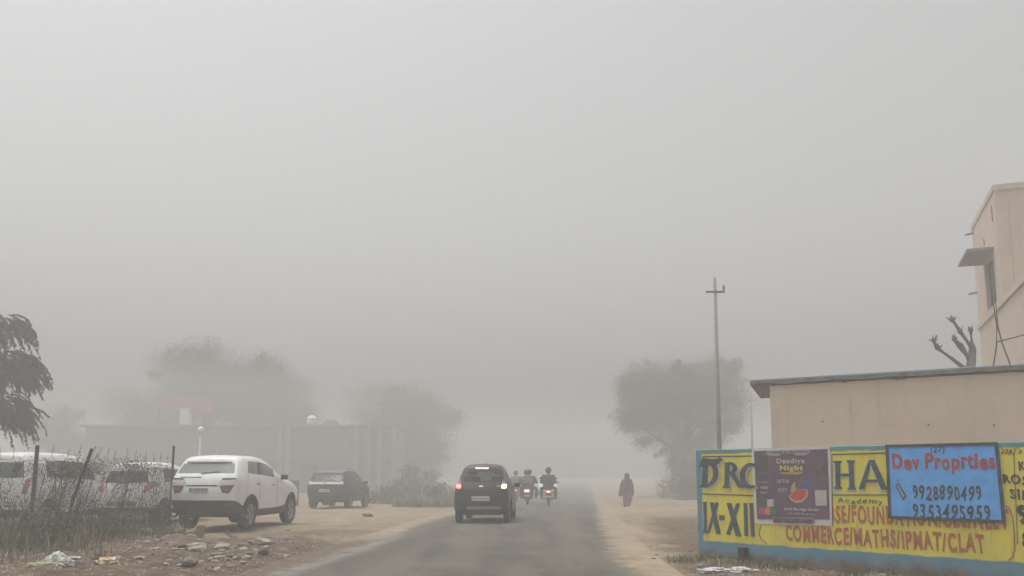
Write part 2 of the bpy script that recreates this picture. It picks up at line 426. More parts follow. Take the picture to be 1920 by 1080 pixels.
def wpoly(bm, pxs, y=-.004, th=.003):
    pts = [wuv(*q) for q in pxs]; f = [bm.verts.new((u, y - th, v)) for u, v in pts]; b_ = [bm.verts.new((u, y, v)) for u, v in pts]
    k = len(pts); bm.faces.new(f); bm.faces.new(b_[::-1])
    for i in range(k): bm.faces.new((f[i], b_[i], b_[(i + 1) % k], f[(i + 1) % k]))
def glyphs(nm, polys, m_, dx=0, dy=0, y=-.004):
    bm = bmesh.new()
    for i, q in enumerate(polys): wpoly(bm, [(a + dx, b_ + dy) for a, b_ in q], y=y - .0004 * i)
    bmesh.ops.recalc_face_normals(bm, faces=bm.faces)
    return obj(nm, bm, m_, wall)
def bar(x0, y0, x1, y1, w0, w1=None):
    w1 = w1 or w0; return [(x0 - w0 / 2, y0), (x0 + w0 / 2, y0), (x1 + w1 / 2, y1), (x1 - w1 / 2, y1)]
def arc(cx, cy_, rx, ry, a0, a1, t0, t1, n=10):
    out = []
    for i in range(n):
        for_ = []
        A0 = a0 + (a1 - a0) * i / n; A1 = a0 + (a1 - a0) * (i + 1.02) / n
        th0 = t0 + (t1 - t0) * math.sin(math.pi * i / n); th1 = t0 + (t1 - t0) * math.sin(math.pi * (i + 1) / n)
        f = lambda A, k: (cx + (rx - k) * math.cos(R(A)), cy_ - (ry - k) * math.sin(R(A)))
        out.append([f(A0, 0), f(A1, 0), f(A1, th1), f(A0, th0)])
    return out
D_ = [bar(1324, 864, 1322, 909, 10), bar(1322, 909, 1320, 914, 14, 16)] + arc(1324, 887, 24, 26, 88, -88, 4, 10) + [[(1313, 871), (1312, 876), (1322, 874), (1345, 872), (1352, 866), (1357, 862), (1347, 855), (1349, 860), (1335, 861), (1318, 858)]]
R_ = [bar(1365, 867, 1364, 912, 9), bar(1364, 911, 1363, 915, 13, 14)] + arc(1368, 878, 16, 12, 90, -90, 4, 8) + [[(1370, 888), (1379, 887), (1397, 914), (1386, 914)]]
O_ = arc(1409, 892, 20, 24, 60, 300, 4, 10, 14)
H_ = [bar(1571, 867, 1572, 914, 9), bar(1596, 866, 1598, 915, 9), bar(1584, 888, 1584, 893, 22), bar(1571, 864, 1571, 868, 15), bar(1596, 863, 1596, 867, 15), bar(1572, 913, 1572, 917, 15), bar(1598, 914, 1598, 918, 15)]
A_ = [[(1630, 862), (1635, 862), (1621, 917), (1611, 917)], [(1630, 862), (1640, 862), (1666, 919), (1653, 918)], [(1622, 899), (1650, 899), (1651, 904), (1621, 904)]]
lt = D_ + R_ + O_
glyphs("painted_letters", lt, PT['white'], 3, 3, y=-.003); glyphs("painted_letters", lt, PT['ink'], y=-.012)
glyphs("painted_letters", H_ + A_, PT['white'], -3, 3, y=-.003); glyphs("painted_letters", H_ + A_, PT['ink'], y=-.009)
Rm = [bar(1322, 941, 1323, 999, 6), bar(1322, 941, 1322, 943, 9), bar(1323, 998, 1323, 1000, 9), [(1331, 942), (1339, 942), (1352, 1001), (1343, 1001)], [(1342, 942), (1348, 943), (1331, 999), (1326, 998)],
      bar(1354, 966, 1354, 975, 10), [(1363, 943), (1372, 943), (1391, 1006), (1380, 1005)], [(1381, 943), (1388, 944), (1369, 1003), (1362, 1002)],
      bar(1398, 943, 1400, 1005, 7), bar(1409, 943, 1412, 1006, 7)]
glyphs("painted_letters", Rm, PT['ink'])
ln = [[(1318, 855), (1412, 854), (1412, 856), (1318, 857)], [(1318, 925), (1412, 928), (1412, 930), (1318, 927)], [(1560, 851), (1662, 848), (1662, 850.5), (1560, 853)], [(1560, 927), (1664, 927), (1664, 929), (1560, 929)],
      [(1563, 864), (1563, 865), (1562, 1000), (1562, 999)]]
glyphs("painted_line", ln[:4], PT['ink'])
wtext("painted_letters", "Academy", (1571, 946), (1655, 935), PT['green'], .01)
wtext("painted_letters", "CBSE/FOUNDATION/CEE/NEET", (1540, 979), (1890, 955), PT['red'], .028)
wtext("painted_letters", "COMMERCE/MATHS/IPMAT/CLAT", (1474, 1015), (1845, 1001), PT['red'], .03)
def squig(nm, pxs, wd, m_):
    bm = bmesh.new()
    for i in range(len(pxs) - 1):
        (x0, y0), (x1, y1) = pxs[i], pxs[i + 1]; L_ = math.hypot(x1 - x0, y1 - y0); nx, ny = -(y1 - y0) / L_ * wd / 2, (x1 - x0) / L_ * wd / 2
        wpoly(bm, [(x0 + nx, y0 + ny), (x1 + nx, y1 + ny), (x1 - nx, y1 - ny), (x0 - nx, y0 - ny)], y=-.004 - .0004 * i)
    bmesh.ops.recalc_face_normals(bm, faces=bm.faces); return obj(nm, bm, m_, wall)
squig("painted_line", [(1885, 948), (1893, 953), (1899, 970), (1902, 1000), (1903, 1030), (1899, 1044), (1891, 1051)], 2.2, PT['red'])
squig("painted_line", [(1427, 985), (1423, 1000), (1428, 1012), (1438, 1019)], 1.6, PT['red'])
squig("painted_line", [(1901, 848), (1903, 900), (1906, 960), (1908, 1020)], 1.3, PT['green'])
squig("painted_line", [(1560, 851), (1562, 985)], 1.0, PT['green'])
wtext("painted_letters", "20KF's", (1877, 852), (1915, 840), PT['black'], .0, shear=.3)
wtext("painted_letters", "KD", (1911, 884), (1936, 866), PT['black'], .03)
wtext("painted_letters", "ROSE", (1882, 908), (1940, 890), PT['black'], .03)
wtext("painted_letters", "SIR", (1894, 937), (1932, 918), PT['black'], .03)
wtext("painted_letters", "98", (1908, 985), (1960, 948), PT['black'], .05)
wtext("painted_letters", "82", (1917, 1030), (1965, 1000), PT['black'], .05)

# ---- things fixed on the wall : local frame shared with the wall
def wall_thing(nm, label, cat, px, py, off):
    u, v = wuv(px, py); q = WO + WD * u + WN * off; q.z = v
    return thing(nm, label, cat, q, WA), u, v
def loc_uv(px, py, u0, v0): a, b_ = wuv(px, py); return a - u0, b_ - v0
def quad_plate(bm, c, y0, y1, seg=1, warp=0):
    """plate over the four (u,v) corners bl, br, tr, tl ; front face at y1 (smaller y)"""
    nn = seg; G = []
    for side in (y1, y0):
        g = []
        for i in range(nn + 1):
            row = []
            for j in range(nn + 1):
                s, t = i / nn, j / nn
                u = (c[0][0] * (1 - s) + c[1][0] * s) * (1 - t) + (c[3][0] * (1 - s) + c[2][0] * s) * t
                v = (c[0][1] * (1 - s) + c[1][1] * s) * (1 - t) + (c[3][1] * (1 - s) + c[2][1] * s) * t
                yy_ = side - warp * (noise.noise(Vector((u * 3, v * 3, 1.7))) + .5) if side == y1 and warp else side
                row.append(bm.verts.new((u, yy_, v)))
            g.append(row)
        G.append(g)
    for k, g in enumerate(G):
        for i in range(nn):
            for j in range(nn):
                q = [g[i][j], g[i + 1][j], g[i + 1][j + 1], g[i][j + 1]]; bm.faces.new(q if k == 0 else q[::-1])
    a, b_ = G
    for i in range(nn):
        bm.faces.new((a[i][0], b_[i][0], b_[i + 1][0], a[i + 1][0])); bm.faces.new((a[i + 1][nn], b_[i + 1][nn], b_[i][nn], a[i][nn]))
        bm.faces.new((a[0][i + 1], b_[0][i + 1], b_[0][i], a[0][i])); bm.faces.new((a[nn][i], b_[nn][i], b_[nn][i + 1], a[nn][i + 1]))
sg, su, sv = wall_thing("property_signboard", "blue hand-painted property sign with two phone numbers fixed on the yellow wall", "sign", 1775, 976, .0)
cs = [loc_uv(x, y, su, sv) for x, y in ((1668, 972), (1887, 981), (1872, 829), (1662, 834))]
bm = bmesh.new(); quad_plate(bm, cs, -.005, -.022)
obj("board", bm, mat("sign_blue", (.14, .44, .95), rough=.7, spec=.3, noise_amt=.22, scale=6, bump=.1), sg)
bm = bmesh.new()
ce = Vector((sum(c_[0] for c_ in cs) / 4, sum(c_[1] for c_ in cs) / 4))
for i in range(4):
    A, B = Vector(cs[i]), Vector(cs[(i + 1) % 4]); t = (B - A).normalized(); nn = Vector((-t.y, t.x)); wd = .034
    if nn.dot(ce - A) < 0: nn = -nn
    q = [A - t * 0, B, B + nn * wd, A + nn * wd]
    f = [bm.verts.new((u, -.030 - .0007 * i, v)) for u, v in q]; g = [bm.verts.new((u, -.018, v)) for u, v in q]
    bm.faces.new(f); bm.faces.new(g[::-1])
    for k in range(4): bm.faces.new((f[k], g[k], g[(k + 1) % 4], f[(k + 1) % 4]))
bmesh.ops.recalc_face_normals(bm, faces=bm.faces)
obj("frame", bm, PT['black'], sg)
def sgtext(par, u_, v_, body, pl, pr, m_, bold, y, **k):
    a, b_ = loc_uv(*pl, u_, v_), loc_uv(*pr, u_, v_)
    return text_in("lettering", body, a[0], b_[0], a[1], b_[1], m_, par, y=y, bold=bold, **k)
SR = mat("sign_red", (.42, .075, .075), rough=.8, noise_amt=.3, scale=20)
sgtext(sg, su, sv, "Dev Proprties", (1676, 889), (1866, 848), SR, .035, -.023, wob=.006, space=1.1)
sgtext(sg, su, sv, "(27)", (1747, 852), (1772, 837), PT['black'], .012, -.023, shear=.15)
sgtext(sg, su, sv, "9928890499", (1714, 937), (1841, 911), PT['black'], .02, -.023, shear=.1, wob=.006)
sgtext(sg, su, sv, "9353495959", (1714, 972), (1858, 948), PT['black'], .02, -.023, shear=.1, wob=.006)
bm = bmesh.new()
for i, q in enumerate(([(1681, 912), (1686, 904), (1702, 930), (1695, 938)], [(1687, 903), (1685, 898), (1684, 902)])):
    pts = [loc_uv(*z_, su, sv) for z_ in q]; bm.faces.new([bm.verts.new((u, -.0265 - .0005 * i, v)) for u, v in pts])
obj("phone_outline", bm, PT['black'], sg)
bm = bmesh.new(); pts = [loc_uv(*z_, su, sv) for z_ in ((1683.5, 912), (1686, 908), (1699, 930), (1695, 934))]
bm.faces.new([bm.verts.new((u, -.0275, v)) for u, v in pts])
obj("phone_face", bm, mat("phone_grey", (.2, .3, .45), rough=.7), sg)

po, pu, pv_ = wall_thing("event_poster", "purple dance night poster with white border pasted on the yellow wall", "poster", 1488, 982, .0)
def pq(pts): return [loc_uv(x, y, pu, pv_) for x, y in pts]
bm = bmesh.new(); quad_plate(bm, pq(((1417, 982), (1561, 986), (1557, 838), (1410, 841))), -.002, -.008, seg=12, warp=.008)
obj("paper", bm, mat("poster_white", (.66, .65, .63), rough=.6, noise_amt=.15, scale=5), po)
purple = mat("poster_purple", (.085, .07, .09), rough=.5, col2=(.18, .105, .165), scale=2.2, detail=2)
bm = bmesh.new(); quad_plate(bm, pq(((1421, 973), (1557, 974), (1552, 842), (1415, 846))), -.015, -.0185)
obj("print", bm, purple, po)
def pcol(nm, c_): return mat(nm, c_, rough=.6, noise_amt=.2, scale=12)
def ppoly(nm, polys, m_, y=-.0205):
    bm = bmesh.new()
    for i, q in enumerate(polys): bm.faces.new([bm.verts.new((u, y - i * .0002, v)) for u, v in pq(q)])
    bmesh.ops.recalc_face_normals(bm, faces=bm.faces)
    for f in bm.faces:
        if f.normal.y > 0: f.normal_flip()
    return obj(nm, bm, m_, po)
pale, pgr = pcol("p_pale", (.42, .36, .38)), pcol("p_grey", (.10, .10, .10))
ppoly("picture", [[(1441, 845), (1520, 842), (1518, 850), (1511, 854), (1494, 854), (1490, 850), (1466, 851), (1462, 855), (1444, 855), (1438, 850)]], pale)
ppoly("picture", [[(1419, 856), (1441, 856), (1442, 885), (1420, 885)], [(1422, 890), (1441, 890), (1443, 950), (1424, 950)]], pgr)
ppoly("picture", [[(1424, 958 - 7), (1436, 951), (1436, 965), (1424, 965)]], pcol("p_pink", (.45, .10, .25)))
ppoly("picture", [[(1436, 951), (1446, 951), (1446, 965), (1436, 965)]], pcol("p_orange", (.5, .25, .06)))
ppoly("picture", [[(1446, 953), (1455, 951), (1458, 958), (1453, 965), (1447, 963)]], pcol("p_teal", (.06, .2, .13)))
ppoly("picture", [[(1440, 936), (1452, 936), (1452, 950), (1440, 950)]], pcol("p_tag", (.5, .5, .48)), y=-.021)
ppoly("picture", [[(1529, 919), (1551, 919), (1552, 948), (1531, 948)]], pcol("p_tag", (.5, .5, .48)), y=-.021)
ppoly("picture", [[(1480, 930), (1486, 924), (1500, 918), (1514, 917), (1517, 924), (1515, 932), (1506, 941), (1494, 943), (1484, 938)]], pcol("p_cream", (.55, .45, .2)))
ppoly("picture", [[(1482, 930), (1488, 924), (1500, 919), (1512, 918), (1514, 924), (1511, 932), (1503, 938), (1494, 939), (1486, 935)]], pcol("p_red", (.55, .07, .05)), y=-.0215)
ppoly("picture", [[(1503, 916), (1509, 906), (1521, 897), (1524, 899), (1516, 908), (1519, 917), (1512, 917)]], pcol("p_blue", (.05, .14, .35)))
ppoly("picture", [[(1483, 921), (1486, 910), (1491, 904), (1494, 906), (1492, 912), (1497, 916), (1488, 923)]], pcol("p_gold", (.5, .33, .10)))
ppoly("picture", [[(1532 + 9 * math.cos(a) * (1 + .25 * math.cos(5 * a)) + 5, 870 + 12 * math.sin(a) * (1 + .25 * math.cos(5 * a))) for a in [k * .314 for k in range(20)]]], pcol("p_mauve", (.19, .12, .13)))
ppoly("picture", [[(1463, 886), (1507, 884), (1505, 888), (1495, 890), (1468, 889)]], pcol("p_gold", (.5, .33, .10)))
pt_w, pt_y = pcol("p_txt", (.55, .5, .52)), pcol("p_ytxt", (.60, .52, .15))
def ptx(body, pl, pr, m_, bold=.02, **k): return sgtext(po, pu, pv_, body, pl, pr, m_, bold, -.0215, **k)
ptx("TAFFLE & TRADINGS", (1445, 850), (1516, 845), pcol("p_dk", (.07, .04, .06)))
ptx("Dandiya", (1458, 872), (1510, 859), pt_w, .03)
ptx("Night", (1464, 885), (1507, 872), pt_y, .05)
ptx("30TH", (1458, 906), (1480, 899), pt_w, .01)
ptx("SEPT", (1461, 922), (1478, 916), pt_w, .0)
ptx("Sponsor", (1424, 906), (1441, 902), pt_w, .0)
ptx("FREE", (1428, 917), (1441, 912), pt_w, .02)
ptx("ENTRY", (1428, 926), (1441, 922), pt_w, .0)
ptx("Sarita Marriage Garden", (1472, 958), (1537, 953), pt_w, .04)
ptx("Main Road, Market Area", (1481, 965), (1530, 962), pt_w, .01)
ppoly("picture", [[(1450, 970), (1528, 970), (1529, 981), (1451, 980)]], pcol("p_band", (.26, .2, .25)), y=-.0225)
sgtext(po, pu, pv_, "BOOK YOUR ENTRY + PASSES", (1454, 979), (1524, 974), pcol("p_dk", (.07, .04, .06)), .02, -.0235)

# stub post standing against the wall
def rough_post(nm, label, cat, x, y, z0, h, w_, m_, rz=0):
    bm = bmesh.new(); rbx(bm, -w_ / 2, w_ / 2, -w_ / 2, w_ / 2, z0, h, r=.012, seg=2)
    bmesh.ops.subdivide_edges(bm, edges=bm.edges[:], cuts=2)
    for v in bm.verts:
        k = noise.noise(v.co * 14 + Vector((x, y, 0))); v.co.x += k * .012; v.co.y += k * .01; v.co.z += k * .015 * (v.co.z > h * .7)
    o = obj(nm, bm, m_); o.location = (x, y, 0); o.rotation_euler = (0, 0, rz); tag(o, label, cat); return o
g_ = gnd(1393, 1058)
rough_post("stub_post", "short dark broken post standing in front of the blue wall base", "post", g_.x, g_.y - .02, -.1, .23, .11, mat("stub_dark", (.05, .042, .036), rough=.9, noise_amt=.5, scale=20, bump=.6), WA)
g_ = gnd(375, 1014)
rough_post("marker_stone", "short yellow-ochre marker stone standing on the verge behind the rubble", "marker", g_.x, g_.y, -.1, .30, .13, mat("ochre", (.36, .24, .09), rough=.9, noise_amt=.3, scale=15, bump=.4))

# ------------------------------------------------------------------ low plastered building behind the wall
def bldg_mat(nm, a, b_, streak):
    m = bpy.data.materials.new(nm); m.use_nodes = True
    global n, L
    n = m.node_tree.nodes; L = m.node_tree.links; p = n['Principled BSDF']
    p.inputs['Roughness'].default_value = .9; p.inputs['Specular IOR Level'].default_value = .15
    global tc
    tc = n.new('ShaderNodeTexCoord')
    c_ = mixc(smooth(nzz(.9, 7, .65), .3, .7), a, b_)
    mp = n.new('ShaderNodeMapping'); mp.inputs['Scale'].default_value = (5, 5, .35); L.new(tc.outputs['Object'], mp.inputs['Vector'])
    c_ = mixc(mth('MULTIPLY', smooth(nzz(1, 6, .75, mp.outputs[0]), .54, .72), .45), c_, streak)
    c_ = mixc(mth('MULTIPLY', smooth(nzz(2.3, 7, .8), .54, .68), .28), c_, streak)
    c_ = mixc(mth('MULTIPLY', smooth(nzz(22, 5, .7), .55, .8), .2), c_, streak)
    L.new(c_, p.inputs['Base Color'])
    b = n.new('ShaderNodeBump'); b.inputs['Strength'].default_value = .25; b.inputs['Distance'].default_value = .01
    L.new(nzz(16, 6, .7), b.inputs['Height']); L.new(b.outputs[0], p.inputs['Normal']); return m
PLAS = bldg_mat("plaster_beige", (.70, .585, .475), (.63, .52, .42), (.44, .355, .28))
PLAS2 = bldg_mat("plaster_pink", (.60, .49, .41), (.53, .43, .355), (.38, .31, .26))
SLAB = mat("slab_grey", (.30, .31, .30), rough=.85, noise_amt=.45, scale=5, bump=.4)
LB_O = Vector((4.55, 16.6, 0)); LB_A = math.atan2(-.54, .84)
lb = thing("plastered_shed", "low beige plastered building with a thin grey roof slab behind the painted wall", "building", LB_O, LB_A)
# local x along the front, local y into depth (skewed depth direction)
dloc = Vector((.33, .944, 0)); dloc.rotate(Matrix.Rotation(-LB_A, 3, 'Z')); dloc.normalize()
def skew_box(bm, x0, x1, d0, d1, z0, z1, cuts=0):
    pts = []
    for x in (x0, x1):
        for d in (d0, d1):
            for z in (z0, z1): pts.append(bm.verts.new((x + dloc.x * d, dloc.y * d, z)))
    for f in ((0, 1, 3, 2), (4, 6, 7, 5), (0, 4, 5, 1), (2, 3, 7, 6), (0, 2, 6, 4), (1, 5, 7, 3)): bm.faces.new([pts[i] for i in f])
bm = bmesh.new(); skew_box(bm, .37, 7.4, .06, 3.2, -.3, 2.93)
bmesh.ops.recalc_face_normals(bm, faces=bm.faces)
bmesh.ops.bevel(bm, geom=[e for e in bm.edges if abs(e.verts[0].co.z - e.verts[1].co.z) > 1], offset=.03, segments=2, affect='EDGES')
obj("wall", bm, PLAS, lb)
bm = bmesh.new(); skew_box(bm, 0, 7.8, 0, 3.4, 2.965, 3.03)
bmesh.ops.subdivide_edges(bm, edges=[e for e in bm.edges if (e.verts[0].co - e.verts[1].co).length > 6], cuts=110)
for v in bm.verts:
    if v.co.z < 3.0: v.co.z += .035 * noise.noise(Vector((v.co.x * 2.2, v.co.y, 0)))
    v.co.y += .012 * noise.noise(Vector((v.co.x * 3, 7, v.co.z)))
bmesh.ops.recalc_face_normals(bm, faces=bm.faces); obj("roof_slab", bm, SLAB, lb)
bm = bmesh.new()                                            # ragged mortar bead under the slab
vs = []
for i in range(231):
    s = .42 + 6.95 * i / 230; k = .006 + .07 * max(0, noise.noise(Vector((s * 2.1, 3, 1)))) + .03 * max(0, noise.noise(Vector((s * 9, 8, 1))))
    vs.append([bm.verts.new((s, yy_, zz_)) for yy_, zz_ in ((.040, 2.963), (.040, 2.952 - k), (.075, 2.952 - k), (.075, 2.963))])
for A, B in zip(vs, vs[1:]):
    for k in range(4): bm.faces.new((A[k], A[(k + 1) % 4], B[(k + 1) % 4], B[k]))
bm.faces.new(vs[0]); bm.faces.new(vs[-1][::-1]); bmesh.ops.recalc_face_normals(bm, faces=bm.faces)
obj("mortar", bm, mat("mortar", (.16, .13, .11), rough=.95, noise_amt=.4, scale=20), lb)
bm = bmesh.new(); tube(bm, [(0, -.012, 3.045), (7.8, -.012, 3.045)], .013, 6)
obj("roof_pipe", bm, mat("pipe_blue", (.17, .26, .36), rough=.5), lb)
for px_, py_ in ((1541, 790), (1740, 796), (1863, 797)):
    bm = bmesh.new()
    u, v = plane_uv(px_, py_, LB_O + Vector((0, 0, 0)), Vector((math.cos(LB_A), math.sin(LB_A), 0)), Vector((math.sin(LB_A), -math.cos(LB_A), 0)))
    tube(bm, [(u, .07, v), (u, .035, v)], .014, 8); obj("wall_hole", bm, mat("hole_dark", (.03, .025, .02), rough=.95), lb)
bm = bmesh.new(); u, v = plane_uv(1733, 708, LB_O, Vector((math.cos(LB_A), math.sin(LB_A), 0)), Vector((math.sin(LB_A), -math.cos(LB_A), 0)))
tube(bm, [(u, .08, v), (u, .0, v - .01)], .012, 8); obj("spout", bm, mat("spout_w", (.5, .5, .47), rough=.5), lb)

# trestle of sticks standing on the slab
tr = thing("stick_trestle", "thin stick trestle standing on the roof slab of the beige shed", "trestle", (8.47, 15.05, 3.03), LB_A)
bm = bmesh.new()
tube(bm, [(-.10, 0, 0.02), (-.01, 0, .45), (0.02, 0, .80), (-.02, 0, 1.38)], [.014, .013, .012, .009], 6)
tube(bm, [(.20, .05, .02), (.09, .03, .45), (0.03, .02, .80), (.03, .02, 1.38)], [.015, .013, .012, .008], 6)
obj("leg", bm, mat("stick", (.13, .11, .09), rough=.9, noise_amt=.3, scale=30), tr)
bm = bmesh.new(); tube(bm, [(-.02, .01, .52), (.25, .01, .58), (.5, .0, .63)], .012, 6); obj("crossbar", bm, MATS["stick"], tr)
bm = bmesh.new(); rbx(bm, -.17, .10, -.07, .07, 0.001, .05, r=.01); obj("foot_block", bm, mat("block_dark", (.05, .05, .05), rough=.9), tr)

# ------------------------------------------------------------------ tall building
TB = Vector((15.22, 28, 0)); TA = math.atan2(-.35, .937)     # local x = front direction (right), local -y = towards the camera
tb = thing("two_storey_house", "pinkish beige two-storey house with a projecting window shade at the right edge", "house", TB, TA)
# local y = (.35,.937) ; side plane is local x = 0 ; t towards camera => y=-t
bm = bmesh.new(); bx(bm, 0, 9, -11.3, 0, -.4, 5.92)
obj("wall", bm, PLAS2, tb)
# window opening in the side wall built as recess: cut by assembling strips
bm = bmesh.new()
wy0, wy1, wz0, wz1 = -3.5, -1.9, 6.22, 7.66
bx(bm, .003, 9, -4.4, wy0, 6.09, 9.25); bx(bm, .003, 9, wy1, -.003, 6.09, 9.25); bx(bm, .003, 9, wy0, wy1, wz1, 9.25); bx(bm, .003, 9, wy0, wy1, 6.09, wz0)
obj("wall", bm, PLAS2, tb)
bm = bmesh.new(); bx(bm, -.03, 9.1, -4.44, .03, 9.253, 9.42); obj("parapet", bm, PLAS2, tb)
bm = bmesh.new(); bx(bm, -.06, 9.1, -11.4, .05, 5.923, 6.087); obj("terrace_edge", bm, PLAS2, tb)
wn = None
bm = bmesh.new()
for a, b_, c_, d_ in ((wy0, wy0 + .06, wz0, wz1), (wy1 - .06, wy1, wz0, wz1), (wy0 + .06, wy1 - .06, wz0, wz0 + .06), (wy0 + .06, wy1 - .06, wz1 - .06, wz1), ((wy0 + wy1) / 2 - .03, (wy0 + wy1) / 2 + .03, wz0 + .06, wz1 - .06)):
    bx(bm, .10, .15, a, b_, c_, d_)
wn = obj("window", bm, mat("win_frame", (.16, .13, .11), rough=.7), tb)
bm = bmesh.new(); bx(bm, .12, .13, wy0 + .05, wy1 - .05, wz0 + .05, wz1 - .05); obj("pane", bm, mat("dark_pane", (.03, .035, .035), rough=.15), wn)
bm = bmesh.new(); bx(bm, .4, .5, wy0, wy1, wz0, wz1)
obj("room_wall", bm, mat("room_dark", (.04, .035, .03), rough=.9), tb)
bm = bmesh.new(); rbx(bm, -.70, .0, -3.75, -1.7, 7.70, 7.79, r=.01); obj("window_shade", bm, mat("shade_grey", (.31, .25, .22), rough=.9, noise_amt=.3, scale=5), tb)
for (yy_, z_) in ((-.35, 9.1), (-.2, 7.15)):
    bm = bmesh.new(); tube(bm, [(.05, yy_, z_), (-.26, yy_, z_ - .05)], .035, 8); obj("spout", bm, mat("spout_grey", (.16, .15, .14), rough=.8), tb)
for (yy_, z0, z1) in ((-3.9, 8.5, 8.95), (-2.2, 8.2, 8.42)):
    bm = bmesh.new(); bx(bm, -.012, .01, yy_ - .04, yy_ + .04, z0, z1); obj("wall_slot", bm, MATS["room_dark"], tb)
bm = bmesh.new(); bx(bm, .35, 9, -4.43, -4.403, 6.09, 8.95); obj("plaster_panel", bm, bldg_mat("plaster_panel", (.56, .455, .38), (.50, .41, .34), (.36, .29, .25)), tb)
# ------------------------------------------------------------------ vegetation
def leaf_mat(nm, a, b_, sc_=1.2):
    m = mat(nm, a, rough=.75, spec=.2, col2=b_, scale=sc_, detail=6); return m
LEAF_D = leaf_mat("leaf_grey_green", (.045, .055, .035), (.09, .10, .06), 2.5)
LEAF_N = leaf_mat("leaf_near", (.035, .045, .035), (.075, .085, .06), 4)
BARK = mat("bark", (.075, .06, .048), rough=.95, noise_amt=.4, scale=12, bump=.6)
def leaf_cloud(C, n_per, spread, size, droop=0., asp=2.2, rng=RNG):
    """many small pointed leaf quads scattered round the cluster centres C (k,3)"""
    C = np.asarray(C, float); k = len(C)
    sp = np.asarray(spread) if np.ndim(spread) else np.full(k, spread)
    ctr = np.repeat(C, n_per, 0) + rng.normal(0, 1, (k * n_per, 3)) * np.repeat(sp, n_per)[:, None] * np.array([1, 1, .75])
    N = len(ctr)
    d = rng.normal(0, 1, (N, 3)); d[:, 2] -= droop; d /= np.linalg.norm(d, axis=1)[:, None]
    q = rng.normal(0, 1, (N, 3)); s = np.cross(d, q); s /= np.linalg.norm(s, axis=1)[:, None]
    L_ = size * rng.uniform(.6, 1.4, (N, 1)); W_ = L_ / asp
    V = np.stack([ctr, ctr + d * L_ * .5 + s * W_ * .5, ctr + d * L_, ctr + d * L_ * .5 - s * W_ * .5], 1).reshape(-1, 3)
    F = np.arange(N * 4).reshape(-1, 4); return V, F
def ell_clusters(ells, per, rng=RNG, shell=.45):
    out = []
    for (cx, cyy, cz, rx, ry, rz, wgt) in ells:
        n_ = int(per * wgt); v = rng.normal(0, 1, (n_, 3)); v /= np.linalg.norm(v, axis=1)[:, None]
        r = rng.uniform(shell, 1.0, (n_, 1)) ** .7
        out.append(v * r * [rx, ry, rz] + [cx, cyy, cz])
    return np.concatenate(out)
def tree(nm, label, loc, ells, per, n_per, spread, size, trunk_r=.16, limbs=9, group=None, mat_=None, droop=.3, trunk_h=None, lean=0, seed=1, twigs=60, sc=1.0):
    ells = [tuple(v * sc for v in e[:6]) + (e[6],) for e in ells]; spread *= sc; trunk_r *= sc; trunk_h = trunk_h * sc if trunk_h else None
    rng = np.random.default_rng(seed); rnd = random.Random(seed)
    t = thing(nm, label, "tree", loc, 0, group)
    C = ell_clusters(ells, per, rng); o3 = Vector((seed * 3.3, 0, 0))
    keep = [noise.noise(Vector(c) * (.55 / sc) + o3) > -.18 or rnd.random() < .25 for c in C]; C = C[np.array(keep)]
    ez = np.mean([e[2] for e in ells]); hub = np.array([0, 0, ez * .75])
    C = hub + (C - hub) * (1 + .28 * np.array([noise.noise(Vector(c) * (.75 / sc) + o3 * 2) for c in C]))[:, None]
    wl = []                                              # loose outer wisps that break the outline
    for i in range(int(len(C) * .035)):
        c = C[rnd.randrange(len(C))]; d = c - hub; d = d / (np.linalg.norm(d) + 1e-6) + np.array([rnd.uniform(-.35, .35), rnd.uniform(-.3, .3), rnd.uniform(-.45, .15)])
        ln = rnd.uniform(.4, 1.1) * sc
        for k in range(5): wl.append(c + d * ln * k / 4 + np.array([0, 0, -.1 * k * k / 16 * sc]))
    nC = len(C); C = np.concatenate([C, np.array(wl)])
    sp_ = spread * rng.uniform(.6, 1.5, len(C)); sp_[nC:] *= .42
    V, F = leaf_cloud(C, n_per, sp_, size, droop, rng=rng)
    bm = bmesh.new()
    e0 = ells[0]; th = trunk_h or e0[2] - e0[5] * .9
    tube(bm, [(0, 0, -.2), (.04 * lean, .02, th * .5), (lean * .12, 0, th)], [trunk_r * 1.3, trunk_r, trunk_r * .8], 9)
    for i in range(limbs):
        c = C[rnd.randrange(len(C))]; b0 = Vector((lean * .12, 0, th * rnd.uniform(.75, 1)))
        mid = b0.lerp(Vector(c), .5) + Vector((rnd.uniform(-.2, .2), rnd.uniform(-.2, .2), rnd.uniform(0, .3)))
        tube(bm, [b0, mid, c], [trunk_r * .55, trunk_r * .3, trunk_r * .08], 6)
        for j in range(twigs // limbs):
            c2 = C[rnd.randrange(len(C))]
            if (Vector(c2) - mid).length < 2.2: tube(bm, [mid, mid.lerp(Vector(c2), .5) + Vector((0, 0, .1)), c2], [trunk_r * .18, trunk_r * .1, trunk_r * .04], 4)
    obj("trunk", bm, BARK, t, True)
    mesh_obj("crown", np_mesh("crown", V, F), mat_ or LEAF_D, t)
    return t
def loc_of(px, y, dz=0): x = at(px, y); return Vector((x, y, gz(x, y) + dz))
